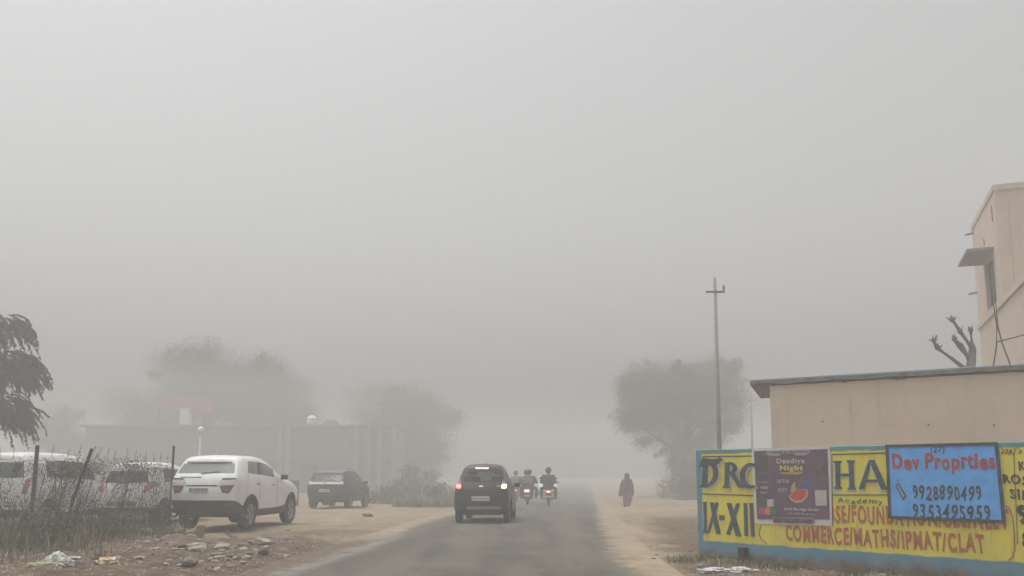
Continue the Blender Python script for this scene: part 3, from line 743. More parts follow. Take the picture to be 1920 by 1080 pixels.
# right tree
p0 = loc_of(1283, 68)
tree("acacia_tree", "broad feathery dark tree beside the road, behind the left end of the painted wall", p0,
     [(0, 0, 4.85, 2.75, 2.4, 1.15, 1.0), (-1.3, 0, 4.1, 1.5, 1.5, 1.2, .4), (.9, 0, 5.2, 1.7, 1.6, 1.0, .35), (.0, 0, 3.1, 1.9, 1.5, 1.1, .5), (.35, 0, 1.9, 1.25, 1.1, .9, .25), (1.9, 0, 4.0, 1.2, 1.2, 1.3, .16), (-2.0, 0, 3.25, 1.0, .7, .22, .07), (-1.3, 0, 2.5, .9, .6, .2, .06), (-1.6, 0, 3.7, 1.4, .9, .3, .12), (.4, 0, .9, 1.1, .9, .6, .16)],
     640, 170, .23, .09, trunk_r=.17, limbs=12, droop=.5, seed=3, trunk_h=2.6, sc=1.7)
p0 = loc_of(1262, 36.5)
def bush(nm, label, loc, rx, ry, rz, n, size, m_, group=None, seed=5, cat="bush"):
    rng = np.random.default_rng(seed); t = thing(nm, label, cat, loc, 0, group)
    C = ell_clusters([(0, 0, rz * .45, rx, ry, rz * .6, 1)], n, rng, .2); C[:, 2] = np.abs(C[:, 2])
    V, F = leaf_cloud(C, 40, .16, size, .0, rng=rng)
    mesh_obj("foliage", np_mesh("foliage", V, F), m_, t)
    bm = bmesh.new(); rnd = random.Random(seed)
    for i in range(16):
        c = Vector(C[rnd.randrange(len(C))]); tube(bm, [(c.x * .15, c.y * .15, -.1), c * .5 + Vector((0, 0, .1)), c * 1.08], [.02, .014, .005], 4)
    obj("stem", bm, BARK, t); return t
bush("verge_bush", "dark low bush on the verge at the foot of the feathery tree", loc_of(1285, 58), 1.9, 1.2, 1.5, 90, .13, LEAF_D, seed=6)
bush("verge_bush", "round dark bush beyond the open ground between the dark parked car and the road", loc_of(780, 60), 1.8, 1.2, 2.3, 120, .13, LEAF_D, seed=7)
bush("verge_bush", "wide low scrub behind the road verge left of the dark hatchback", loc_of(728, 47), 1.9, .8, .95, 60, .12, leaf_mat("leaf_dry", (.10, .095, .05), (.15, .13, .08)), seed=8)
bush("verge_bush", "low scrub touching the left edge of the dark hatchback in the photo", loc_of(825, 49), 1.1, .8, 1.0, 50, .12, MATS["leaf_dry"], seed=9)
# background trees (left)
def far_tree(px, y, label, ells, per, seed, **k):
    tree("shade_tree", label, loc_of(px, y), ells, per, 170, .5, .15, trunk_r=.25, limbs=10, sc=1.5, seed=seed, group="large trees fading into the fog behind the shops", **k)
far_tree(385, 96, "tallest fog-faded tree above the red sign board behind the shops", [(-.9, 0, 7.9, 2.9, 3, 2.6, 1), (2.6, 0, 7.2, 2.6, 3, 2.2, .8), (-3.2, 0, 5.4, 2.0, 3, 1.9, .4), (.5, 0, 4.8, 4.2, 3, 2.4, .8)], 300, 11)
far_tree(515, 99, "fog-faded tree directly right of the tallest one, beside the white water tank", [(-1.0, 0, 7.4, 2.3, 3, 2.3, 1), (.9, 0, 5.9, 1.9, 3, 2.3, .8), (0, 0, 3.9, 2.2, 2, 2, .6)], 260, 12)
far_tree(748, 96, "round fog-faded tree standing alone right of the shops", [(-.6, 0, 5.6, 3.0, 3, 2.0, 1), (2.1, 0, 4.7, 1.7, 2.6, 1.8, .5), (.4, 0, 3.2, 3.2, 2.6, 1.7, .7), (.6, 0, 1.6, 2.4, 2, 1.3, .35)], 300, 13)
far_tree(250, 103, "faintest feathery tree at the left of the fog-faded group", [(-.8, 0, 6.4, 1.8, 2, 1.2, .5), (.4, 0, 4.8, 2.6, 2, 1.4, .6)], 170, 14)
far_tree(92, 94, "low rounded fog-faded tree above the far left parked car", [(0, 0, 4.4, 1.6, 2, 1.3, .6), (.8, 0, 3.2, 2.4, 2, 1.2, .6)], 150, 15)

# near tree at the left edge with drooping sprays
def spray_tree(nm, label, loc, lobes, seed):
    rng = np.random.default_rng(seed); rnd = random.Random(seed); t = thing(nm, label, "tree", loc)
    Vs = []; bm = bmesh.new(); tw = []
    tube(bm, [(0, 0, -.3), (.1, .1, 1.6), (.05, 0, 3.2), (.2, 0, 5.0)], [.2, .17, .13, .07], 9)
    for (cx, cyy, cz, rx, ry, rz, k) in lobes:
        tube(bm, [(.1, 0, max(.8, cz - 1.2)), (cx * .5, cyy * .5, cz - .2), (cx + rx * .3, cyy, cz)], [.08, .05, .02], 6)
        for i in range(k):
            a = rnd.uniform(0, 2 * math.pi); rr = rnd.uniform(.15, 1) ** .6
            up_ = rnd.uniform(-1, 1); h = math.sqrt(max(0, 1 - up_ * up_))
            s = Vector((cx + math.cos(a) * rr * rx * h * .75, cyy + math.sin(a) * rr * ry * h * .75, cz + up_ * rr * rz))
            out = Vector((math.cos(a) + .8, math.sin(a), 0)).normalized(); Ls = rnd.uniform(.6, 1.05)
            pts = []; npt = 13; g = rnd.uniform(.25, .75); up0 = rnd.uniform(-.2, .35)
            for j in range(npt + 1):
                q = j / npt; pts.append(s + out * Ls * q * (1 - .25 * q) + Vector((0, 0, Ls * (up0 * q - (g + up0) * q * q))))
            tw.append((pts[0], pts[5], pts[-1]))
            for j in range(1, npt + 1):
                tdir = (pts[j] - pts[j - 1]).normalized()
                for sg_ in (-1, 1, 0):
                    side = tdir.cross(Vector((rnd.uniform(-.5, .5), rnd.uniform(-.5, .5), 1))).normalized() * (sg_ or .2)
                    d = (tdir * .75 + side * .6 + Vector((rnd.uniform(-.2, .2), rnd.uniform(-.2, .2), -.55))).normalized()
                    l = rnd.uniform(.11, .19); wv = d.cross(Vector((rnd.uniform(-1, 1), rnd.uniform(-1, 1), rnd.uniform(-1, 1)))).normalized() * l * .20
                    p = pts[j]; Vs += [p, p + d * l * .45 + wv, p + d * l, p + d * l * .45 - wv]
    for a, b_, c_ in tw: tube(bm, [a, b_, c_], [.008, .006, .003], 3, cap=False)
    obj("trunk", bm, BARK, t, True)
    mesh_obj("crown", np_mesh("crown", [tuple(v) for v in Vs], np.arange(len(Vs)).reshape(-1, 4)), LEAF_N, t)
xt = at(-88, 27)
spray_tree("neem_tree", "dark drooping-leaved tree reaching in from the left edge above the parked cars", (xt, 27, gz(xt, 27)),
    [(1.15, 0, 5.95, .42, .9, .42, 60), (1.45, 0, 4.7, .75, 1.0, .60, 150), (1.3, 0, 3.35, .72, 1.0, .58, 140), (-.3, 0, 4.6, 1.5, 1.2, 1.7, 170), (-.6, .5, 6.1, 1.3, 1, .8, 70)], 21)

# pollarded tree behind the shed
pt0 = Vector((at(1836, 22), 22, dip(22)))
pl_ = thing("pollarded_tree", "bare pollarded tree with knobby cut limbs rising behind the beige shed", "tree", pt0)
def P_(px, py, y=22): return Vector((at(px, y) - pt0.x, y - 22, zat(py, y) - pt0.z))
bm = bmesh.new()
tube(bm, [(.05, 0, -.2), P_(1836, 740), P_(1834, 692), P_(1841, 655), P_(1840, 620)], [.16, .14, .12, .09, .05], 9)
tube(bm, [P_(1834, 700), P_(1818, 687), P_(1800, 672), P_(1786, 662), P_(1773, 652), P_(1768, 640)], [.08, .055, .045, .035, .055, .035], 8)
tube(bm, [P_(1836, 680), P_(1829, 666), P_(1818, 648), P_(1808, 638)], [.065, .05, .085, .045], 8)
tube(bm, [P_(1841, 655), P_(1832, 640), P_(1820, 622), P_(1808, 602)], [.06, .04, .05, .03], 8)
obj("trunk", bm, mat("bark_grey", (.12, .11, .10), rough=.95, noise_amt=.35, scale=9, bump=.6), pl_, True)
rnd = random.Random(4)
for (px_, py_, k) in ((1768, 638, 16), (1808, 636, 14), (1806, 600, 18), (1820, 622, 8), (1774, 652, 8), (1840, 618, 8)):
    c = P_(px_, py_); bm = bmesh.new(); tube(bm, [c - Vector((.03, 0, .04)), c, c + Vector((.02, 0, .05))], [.05, .075, .04], 7)
    for i in range(k):
        a = rnd.uniform(0, 6.28); d = Vector((math.cos(a) * .7, math.sin(a) * .7, rnd.uniform(-.1, 1.3))).normalized() * rnd.uniform(.05, .15)
        tube(bm, [c, c + d * .6, c + d + Vector((0, 0, .03))], [.022, .014, .006], 4)
    obj("twig_tuft", bm, MATS["bark_grey"], pl_)

# ------------------------------------------------------------------ poles
def pole(nm, label, px0, y, top_py, r0, r1, lean_px, arm_py, cat="pole"):
    ztop, arm = zat(top_py, y), zat(arm_py, y)
    x = at(px0, y); t = thing(nm, label, cat, (x, y, gz(x, y) - .0)); dx = xat(lean_px, top_py, y) - x; z0 = gz(x, y)
    bm = bmesh.new(); tube(bm, [(0, 0, -.3), (dx, 0, ztop - z0)], [r0, r1], 10); obj("shaft", bm, mat("pole_grey", (.27, .265, .25), rough=.7, noise_amt=.3, scale=6), t, True)
    f = (arm - z0) / (ztop - z0); bm = bmesh.new(); ax = dx * f
    bx(bm, ax - .31, ax + .30, -.035 - r1, -r1 + .01, arm - z0 - .03, arm - z0 + .03); obj("crossarm", bm, mat("arm_dark", (.07, .07, .07), rough=.6, metal=.3), t)
    bm = bmesh.new(); lathe(bm, [(0, .022), (.05, .03), (.09, .05), (.13, .03), (.16, .045), (.19, .02)], 10, 'Z', T(ax + .27, -.03 - r1, arm - z0 + .03)); obj("insulator", bm, mat("porcelain", (.10, .08, .07), rough=.3), t)
    return t
pole("utility_pole", "tall thin utility pole with one short crossarm rising behind the painted wall", 1350, 28, 521, .085, .05, 1340, 548)
pole("utility_pole", "faint distant utility pole just left of the beige shed", 1411, 66, 735, .10, .07, 1408, 752)
x = at(715, 50); pole("utility_pole", "thin bare pole standing against the round fog-faded tree", 717, 72, 748, .06, .045, 714, 757)
x = at(536, 50); 

# ------------------------------------------------------------------ shop building far left, and things on it
SY = 84.0
sx0, sx1 = at(150, SY), at(742, SY); sz = zat(797, SY); g0 = dip(SY)
sh = thing("shop_row", "long flat-roofed row of shops fading into the fog on the left", "building", (sx0, SY, g0))
WSH = sx1 - sx0; HH = sz - g0
cream = mat("shop_plaster", (.20, .185, .165), rough=.9, noise_amt=.35, scale=1.5); dk = mat("shop_dark", (.06, .058, .052), rough=.9)
bm = bmesh.new(); xs_ = [0]
bx(bm, 0, WSH, .5, 7, -.2, HH - .25)
obj("wall", bm, cream, sh)
bm = bmesh.new(); rbx(bm, -.2, WSH + .2, -.5, 7.2, HH - .22, HH, r=.02, seg=1); obj("roof", bm, mat("shop_roof", (.14, .13, .12), rough=.9, noise_amt=.3, scale=2), sh)
rnd = random.Random(2)
x_ = 1.0
while x_ < WSH - 2.2:
    wd = rnd.choice((1.7, 2.1, 2.4)); bm = bmesh.new(); bx(bm, x_, x_ + wd, .44, .5 - .003, 0, 2.6)
    for k in range(16): bx(bm, x_ + .04, x_ + wd - .04, .41, .437, .1 + k * .155, .1 + k * .155 + .10)
    obj("shutter", bm, rnd.choice((dk, mat("shut2", (.10, .10, .095), rough=.6), mat("shut3", (.13, .10, .07), rough=.6))), sh)
    x_ += wd + rnd.choice((.5, .8))
for px_ in (524, 540, 668, 690, 712, 738):
    x_ = at(px_, SY) - sx0; bm = bmesh.new(); rbx(bm, x_ - .22, x_ + .22, -.45, -.05, 0, HH - .23, r=.02, seg=1); obj("pillar", bm, mat("pillar_cream", (.225, .21, .185), rough=.9, noise_amt=.2, scale=3), sh)
bm = bmesh.new(); bx(bm, 1, WSH - .5, -.3, .38, 2.72, 2.84); obj("canopy", bm, dk, sh)
def roofx(px): return at(px, SY)
rs = thing("roof_signboard", "faded red sign board standing on posts above the shop roof", "sign", (roofx(337), SY, sz))
bm = bmesh.new(); a, b_ = roofx(287) - roofx(337), roofx(392) - roofx(337); z0, z1 = zat(772, SY) - sz, zat(742, SY) - sz
rbx(bm, a, b_, -.06, .06, z0, z1, r=.02, seg=1, M=RY(R(3))); obj("panel", bm, mat("sign_red_far", (.34, .10, .085), rough=.6, noise_amt=.2, scale=1), rs)
for q in (a + .2, 0, b_ - .2):
    bm = bmesh.new(); tube(bm, [(q, .12, 0), (q, .12, z1 - .1)], .05, 6); obj("leg", bm, dk, rs)
bm = bmesh.new(); rbx(bm, -.45, .45, -.5, .4, 0, zat(768, SY) - sz, r=.04); rbx(bm, -.5, .5, -.55, .45, zat(768, SY) - sz, zat(768, SY) - sz + .06, r=.02)
o = obj("roof_box", bm, mat("tank_white", (.75, .75, .72), rough=.5)); o.location = (roofx(342), SY - .1 + .3, sz + .002); tag(o, "white square box on the shop roof below the red sign board", "box")
bm = bmesh.new(); lathe(bm, [(0, .48), (.05, .5), (.3, .49), (.33, .52), (.36, .49), (.65, .49), (.68, .52), (.71, .48), (.9, .36), (.96, .18), (1.02, .16), (1.03, .0)], 20, 'Z')
o = obj("water_tank", bm, MATS["tank_white"], smooth=True); o.location = (roofx(577), SY + 1, sz + .002); tag(o, "white ribbed water tank on the shop roof", "water tank")
bm = bmesh.new(); rbx(bm, -.8, .7, -.4, .4, 0, .30, r=.03); rbx(bm, -.55, .5, -.3, .3, .30, .52, r=.03)
o = obj("roof_crate", bm, mat("crate_grey", (.16, .15, .14), rough=.8)); o.location = (roofx(615), SY + .6, sz + .002); tag(o, "low grey stack of boards on the shop roof right of the water tank", "boards")
bm = bmesh.new()
# white lamp post in front of the shops
lx, ly = at(372, 40), 40
lp = thing("lamp_post", "slim white lamp post with a round globe behind the white parked car", "street lamp", (lx, ly, gz(lx, ly)))
bm = bmesh.new(); tube(bm, [(0, 0, -.1), (0, 0, zat(812, ly) - gz(lx, ly))], [.05, .04], 8); obj("shaft", bm, mat("lamp_white", (.7, .7, .68), rough=.5), lp, True)
bm = bmesh.new(); bmesh.ops.create_icosphere(bm, subdivisions=3, radius=.15, matrix=T(0, 0, zat(806, ly) - gz(lx, ly))); obj("globe", bm, mat("globe", (.75, .75, .72), rough=.4), lp, True)
bm = bmesh.new(); lathe(bm, [(0, .05), (.04, .09), (.07, .05)], 12, 'Z', T(0, 0, zat(812, ly) - gz(lx, ly) - .03)); obj("collar", bm, MATS["lamp_white"], lp, True)

# low wall behind the parked cars on the far left
bm = bmesh.new(); xa, xb = at(-60, 42), at(560, 42)
rbx(bm, xa, xb, 0, .2, -.6, 1.0, r=.02, seg=1); o = obj("compound_wall", bm, mat("cw", (.17, .16, .14), rough=.95, noise_amt=.4, scale=2)); o.location = (0, 42, 0); tag(o, "low grey compound wall in the fog behind the parked cars", "wall")

# ------------------------------------------------------------------ fence at the left
FP1, FP2, FP3 = Vector((-9.35, 17.2, 0)), Vector((-8.0, 15.7, 0)), Vector((-8.02, 20.9, 0)); FP0 = Vector((-14.5, 20.2, 0))
for p_ in (FP0, FP1, FP2, FP3): p_.z = gz(p_.x, p_.y)
fn = thing("wire_fence", "rusty chain link fence with thin posts in front of the parked white cars", "fence", FP2)
post_d = mat("post_rust", (.045, .035, .03), rough=.9, noise_amt=.4, scale=20); post_c = mat("post_concrete", (.10, .095, .088), rough=.95, noise_amt=.3, scale=14, bump=.4)
WIRE = mat("wire", (.09, .085, .08), rough=.6, metal=.5)
def fpost(base, top, r, m_):
    b0 = base - FP2; bm = bmesh.new(); t_ = top - FP2
    mid = b0.lerp(t_, .5) + Vector((.01, 0, 0)); tube(bm, [b0 - Vector((0, 0, .3)), mid, t_], [r, r, r * .92], 7); obj("post", bm, m_, fn)
t1 = Vector((at(66, 17.2), 17.2, zat(835, 17.2))); t2 = Vector((at(169, 15.7), 15.7, zat(841, 15.7))); t3 = Vector((at(323, 20.9), 20.9, zat(836, 20.9)))
b2 = Vector((at(113, 15.4), 15.4, gz(-8, 15.4)))
fpost(Vector((at(63, 17.2), 17.2, FP1.z)), t1, .042, post_c); fpost(b2, t2, .030, post_d); fpost(Vector((at(321, 20.9), 20.9, FP3.z)), t3, .030, post_d)
t0 = Vector((FP0.x, FP0.y, FP0.z + 1.8)); fpost(FP0, t0, .04, post_c)
Vw, Fw = [], []
def wire(p, q, r=.0035):
    d = (q - p); s = d.cross(Vector((.3, .5, 1))).normalized() * r; u = d.cross(s).normalized() * r; i = len(Vw)
    for c in (p, q):
        for a in (s, -s * .5 + u * .87, -s * .5 - u * .87): Vw.append(c + a)
    for k in range(3): Fw.append((i + k, i + (k + 1) % 3, i + 3 + (k + 1) % 3, i + 3 + k))
def fsag(u, v): return Vector((noise.noise(Vector((u * .9, v * .8, 5))) * .10, noise.noise(Vector((u * .8, v, 9))) * .12, -.06 * noise.noise(Vector((u * 1.3, 2, 2))) * v))
def panel(b0, tp0, b1, tp1, cell=.085):
    Lg = ((b1 - b0).length + (tp1 - tp0).length) / 2; Hh = 1.52
    def P(s, v):
        s_ = min(max(s / Lg, 0), 1); bt = b0.lerp(b1, s_); tp = tp0.lerp(tp1, s_); return bt.lerp(tp, v / (tp - bt).length) + fsag(s + b0.x, v)
    nh = int(Hh / cell)
    for k in range(-nh, int(Lg / cell)):
        for dr in (1, -1):
            pts = []
            for j in range(nh + 1):
                s = k * cell + (j if dr == 1 else nh - j) * cell
                pts.append((s, j * cell) if 0 <= s <= Lg else None)
            for a, b_ in zip(pts, pts[1:]):
                if a and b_: wire(P(*a) , P(*b_))
    for v in (1.5, .75):
        for i in range(24): wire(P(Lg * i / 24, v), P(Lg * (i + 1) / 24, v), .004)
    return P, Lg
Ps = [panel(FP0, t0, FP1, t1), panel(FP1, t1, b2, t2), panel(b2, t2, FP3, t3)]
me = np_mesh("wire_mesh", [tuple(v - FP2) for v in Vw], Fw); mesh_obj("wire_mesh", me, WIRE, fn)
Vw, Fw = [], []
rnd = random.Random(8)
for P, Lg in Ps:                                       # coiled loose wire along the top
    s = 0; prev = None
    while s < Lg:
        for k in range(9):
            a = 2 * math.pi * k / 8; rr = .13
            q = P(min(s + .03 * k + rr * math.sin(a) * .5, Lg), 1.5 + rr - rr * math.cos(a) * 1.0)
            if prev is not None: wire(prev, q, .003)
            prev = q
        s += rnd.uniform(.35, 1.0)
    me = np_mesh("barbed_wire", [tuple(v - FP2) for v in Vw], Fw); mesh_obj("barbed_wire", me, WIRE, fn); Vw, Fw = [], []
# dry creeper in the fence
rng = np.random.default_rng(31)
def creeper(label, pan, n, seed, smin=0, smax=1, hot=None):
    P, Lg = Ps[pan]; rnd = random.Random(seed); C = []
    t = thing("creeper", label, "creeper", P(Lg * (smin + smax) / 2, 0))
    o0 = t.location.copy(); bm = bmesh.new()
    for i in range(n):
        s = Lg * rnd.uniform(smin, smax); h = rnd.uniform(.4, 1.5)
        pts = []; v = 0.0; ss = s
        while v < h:
            pts.append(P(min(max(ss, 0), Lg), v) - o0 + Vector((rnd.uniform(-.03, .03), rnd.uniform(-.05, .02), 0))); v += .12; ss += rnd.uniform(-.09, .09)
        if len(pts) > 2: tube(bm, pts, [.006] * len(pts), 3, cap=False)
        for p in pts:
            if rnd.random() < .38 : C.append(tuple(p))
    for i in range(n * 3):
        s = Lg * rnd.uniform(smin, smax)
        if noise.noise(Vector((s * 1.4, seed, 0))) > .05: C.append(tuple(P(s, 1.38 + .14 * rnd.gauss(0, 1) * .6) - o0))
    for q in range(int(n / 5)):                        # a few thick tangles
        s = Lg * rnd.uniform(smin, smax); v0 = rnd.choice((1.35, 1.2, 1.0, 1.4)); c0 = P(s, v0) - o0
        for k in range(20): C.append(tuple(c0 + Vector((rnd.gauss(0, .13), rnd.gauss(0, .05), rnd.gauss(0, .09)))))
    V, F = leaf_cloud(C, 5, .06, .042, .4, asp=1.8, rng=rng)
    obj("stem", bm, mat("stem_dry", (.09, .075, .06), rough=.95), t)
    mesh_obj("foliage", np_mesh("foliage", V, F), leaf_mat("leaf_creeper", (.11, .105, .08), (.24, .22, .175), 9), t)
creeper("dry creeper tangled in the wire between the pale post and the leaning post", 1, 52, 41)
creeper("dry leafy creeper in the wire between the leaning post and the right-hand post", 2, 74, 42, .05, .97)
creeper("thin creeper in the wire at the far left, before the pale post", 0, 60, 43, .3, .97)

# ------------------------------------------------------------------ grass and weeds
def blades(name, pts, h, wd, m_, rng, lean=.35, seg=2):
    n_ = len(pts); pts = np.asarray(pts, float)
    a = rng.uniform(0, 2 * np.pi, n_); H = np.asarray(h) * rng.uniform(.5, 1.3, n_); ln = rng.normal(0, lean, n_) * H
    dx, dy = np.cos(a), np.sin(a); sx_, sy_ = -dy * wd / 2, dx * wd / 2
    b0 = pts; m1 = pts + np.stack([dx * ln * .3, dy * ln * .3, H * .55], 1); tp = pts + np.stack([dx * ln, dy * ln, H], 1); s = np.stack([sx_, sy_, 0 * sx_], 1)
    V = np.concatenate([b0 - s, b0 + s, m1 + s * .8, m1 - s * .8, tp], 0); k = n_
    i = np.arange(k); Q = np.stack([i, i + k, i + 2 * k, i + 3 * k], 1); Tt = np.stack([i + 3 * k, i + 2 * k, i + 4 * k, i + 4 * k], 1)
    bm_V = V; me = bpy.data.meshes.new(name)
    F = [tuple(q) for q in Q] + [(q[0], q[1], q[2]) for q in Tt]
    me.from_pydata([tuple(v) for v in V], [], F); me.update(); return me
def field(n, xr, yr, dens, seed):
    rng = np.random.default_rng(seed); x = rng.uniform(*xr, n); y = rng.uniform(*yr, n); k = rng.random(n) < dens(x, y); x, y = x[k], y[k]
    return np.stack([x, y, ground_z(x, y) - .01], 1), rng
GR = leaf_mat("grass_green", (.085, .11, .045), (.185, .19, .10), 1.5); DG = leaf_mat("grass_dry", (.14, .12, .075), (.24, .205, .14), 2)
def d1(x, y):
    xe = np.interp(y, [12, 13.5, 15, 17, 19, 21], [-6.6, -6.5, -7.0, -7.3, -7.4, -7.9])
    return sstep(.25, -.5, x - xe + .5 * vnoise(x, y, .5, 21)) * np.clip(.65 + .8 * vnoise(x, y, .6, 22), 0, 1)
P1, rng = field(30000, (-13, -6.2), (13.2, 21), d1, 51)
hh = .16 + .5 * vnoise(P1[:, 0], P1[:, 1], 1.3, 26) + .34 * sstep(-7.2, -8.6, P1[:, 0]) + .35 * vnoise(P1[:, 0], P1[:, 1], .7, 23) * .8
tag(mesh_obj("weeds", blades("weeds", P1, np.clip(hh * .85, .08, 1) * np.interp(P1[:, 1], [16.5, 19], [1, .5]), .011, GR, rng, .6), GR), kind='stuff')
P2, rng = field(16000, (-13, -5.2), (12.2, 21.5), lambda x, y: d1(x - .35, y) * .7, 52)
tag(mesh_obj("dry_grass", blades("dry_grass", P2, np.full(len(P2), .33), .012, DG, rng, .6), DG), kind='stuff')
# leafy weeds rising in front of the fence and by the posts
for i, (px_, y_, rx, rz, lab) in enumerate(((30, 15.2, .7, .75, "grey-green weedy bush at the bottom left corner below the pale fence post"), (95, 14.6, .45, .55, "small weedy bush at the foot of the leaning fence post"), (170, 16.4, .6, .6, "weedy green bush right of the leaning fence post"),
                                       (228, 17.6, .5, .5, "low green weed clump below the white hatchback's bumper"), (288, 19.6, .75, .62, "dark thorny brush against the right-hand fence post"))):
    bush("weed_bush", lab, loc_of(px_, y_, -.03), rx, .45, rz, 34 if i < 4 else 60, .045 if i < 4 else .05, leaf_mat("leaf_weed", (.08, .09, .05), (.16, .16, .10), 5) if i < 4 else mat("brush_dark", (.04, .034, .03), rough=.95, noise_amt=.4, scale=8), seed=60 + i)
def d3(x, y):
    dw = (x - 2.78) * -.753 + (y - 13.3) * -.658
    return sstep(.75, .1, np.abs(dw - .1)) * np.clip(.2 + 1.3 * vnoise(x, y, .5, 24), 0, 1)
P3, rng = field(26000, (2.3, 6.5), (8.5, 13.6), d3, 53)
P3 = P3[((P3[:, 0] - 2.78) * -.753 + (P3[:, 1] - 13.3) * -.658) > .03]
tag(mesh_obj("wall_weeds", blades("wall_weeds", P3, np.full(len(P3), .10), .010, GR, rng, .7), GR), kind='stuff')
P4, rng = field(9000, (-5.5, -1.2), (40, 52), lambda x, y: sstep(-1.5, -2.6, x - (y - 44) * .1) * .8, 54)
tag(mesh_obj("verge_grass", blades("verge_grass", P4, np.full(len(P4), .35), .05, DG, rng, .6), DG), kind='stuff')

# ------------------------------------------------------------------ stones and litter
def rock_mesh(seed, flat=.6):
    bm = bmesh.new(); bmesh.ops.create_icosphere(bm, subdivisions=3, radius=1)
    for v in bm.verts:
        c = v.co.copy(); k = 1 + .35 * noise.noise(c * 1.3 + Vector((seed * 7.1, 0, 0))) + .12 * noise.noise(c * 4 + Vector((0, seed, 0)))
        v.co = c * k; v.co.z *= flat
        for ax in range(3):
            lim = .78; v.co[ax] = max(-lim, min(lim, v.co[ax])) if ax != 2 else v.co[ax]
    me = bpy.data.meshes.new("stone"); bm.to_mesh(me); bm.free(); return me
STONE = [mat("stone_pale", (.40, .34, .28), rough=.95, noise_amt=.45, scale=1.6, bump=.5, bscale=6), mat("stone_grey", (.24, .21, .18), rough=.95, noise_amt=.4, scale=1.6, bump=.5, bscale=6), mat("stone_brown", (.15, .105, .075), rough=.95, noise_amt=.4, scale=1.6, bump=.5, bscale=6)]
RM = []
for i in range(9):
    me = rock_mesh(i, .5 + .08 * (i % 3)); me.materials.append(STONE[i % 3]); RM.append(me)
def rock(x, y, s, k, label, group=None, rz=0):
    o = bpy.data.objects.new("stone", RM[k]); link(o); o.location = (x, y, gz(x, y) + s * .18); o.scale = (s * 1.25, s, s * .8); o.rotation_euler = (random.uniform(-.2, .2), random.uniform(-.2, .2), rz)
    tag(o, label, "stone", group); return o
for (px_, py_, s, k, lab) in ((357, 1000, .16, 1, "largest round grey-brown stone beside the yellow marker stone"), (368, 1034, .15, 0, "broad pale stone in front of the yellow marker stone"), (370, 1048, .13, 3, "flat pale stone lower in the rubble below the marker stone"),
    (438, 1013, .07, 2, "small dark stone alone on the sandy ground right of the marker stone"), (494, 1030, .16, 0, "wide pale slab of rubble near the white road edge strip"), (478, 1038, .09, 3, "small pale stone just left of the widest slab"), (492, 1048, .09, 5, "dark clod right below the wide pale slab"),
    (415, 1044, .12, 6, "pale brown stone between the rubble pile and the road"), (404, 1056, .08, 3, "small pale stone lowest in the rubble near the road"), (356, 1068, .11, 1, "grey stone at the bottom edge below the rubble"),
    (152, 1045, .09, 0, "pale broken tile lying right of the white bag"), (345, 1022, .08, 6, "small pale stone left in the rubble pile"), (690, 966, .16, 2, "dark lump of earth at the far end of the churned ground"),
    (1410, 1073, .05, 3, "small pale stone between the two torn white sheets"), (1585, 1070, .14, 4, "rounded grey stone at the foot of the wall near the bottom edge"), (1610, 1064, .10, 0, "whitish broken stone against the blue wall base"), (1634, 1070, .09, 6, "pinkish pale stone at the wall foot, rightmost at the bottom edge"),
    (1294, 1031, .05, 0, "small white stone by the left end of the painted wall")):
    g = gnd(px_, py_); rock(g.x, g.y, s, k, lab, None, random.uniform(0, 6))
rnd = random.Random(19); cnt = 0
while cnt < 46:
    px_, py_ = rnd.gauss(400, 75), rnd.gauss(1038, 20)
    if not (250 < px_ < 560 and 1005 < py_ < 1079): continue
    g = gnd(px_, py_)
    if g.x > road_l(g.y) - .2: continue
    rock(g.x, g.y, .035 + .05 * rnd.random() ** 1.5, rnd.choice((0, 3, 6, 0, 3, 1)), "fist-sized pale broken stone in the rubble heap on the left verge", "pale broken rubble on the left verge", rnd.uniform(0, 6)); cnt += 1
cnt = 0; rnd = random.Random(12)
while cnt < 120:
    px_ = rnd.uniform(150, 560); py_ = rnd.uniform(990, 1078)
    if py_ < 1010 and px_ < 330: continue
    g = gnd(px_, py_)
    if g.x > road_l(g.y) - .25: continue
    if rnd.random() > .25 + 1.2 * abs(noise.noise(Vector((g.x * 1.1, g.y * .8, 3)))): continue
    k_ = rnd.choice((1, 2, 4, 5, 0, 3, 6, 8, 2)); cn = ("pale", "grey", "brown")[k_ % 3]; rock(g.x, g.y, .018 + .045 * rnd.random() ** 2.2, k_, f"small {cn} loose stone scattered among the rubble on the left verge", f"{cn} loose stones on the left verge", rnd.uniform(0, 6)); cnt += 1
cnt = 0
while cnt < 45:
    px_ = rnd.uniform(1165, 1300) if cnt < 28 else rnd.uniform(1310, 1700); py_ = rnd.uniform(960, 1075) if cnt < 28 else rnd.uniform(1050, 1079)
    g = gnd(px_, py_)
    if (g.x - 2.78) * -.753 + (g.y - 13.3) * -.658 < .05 and g.x > 2.7: continue
    k_ = rnd.choice((1, 2, 4, 5, 7, 8)); cn = ("pale", "grey", "brown")[k_ % 3]; wh = "in front of the painted wall" if px_ > 1305 else "on the brown verge left of the painted wall"; rock(g.x, g.y, .015 + .03 * rnd.random() ** 2, k_, f"small {cn} loose stone {wh}", f"{cn} loose stones {wh}", rnd.uniform(0, 6)); cnt += 1
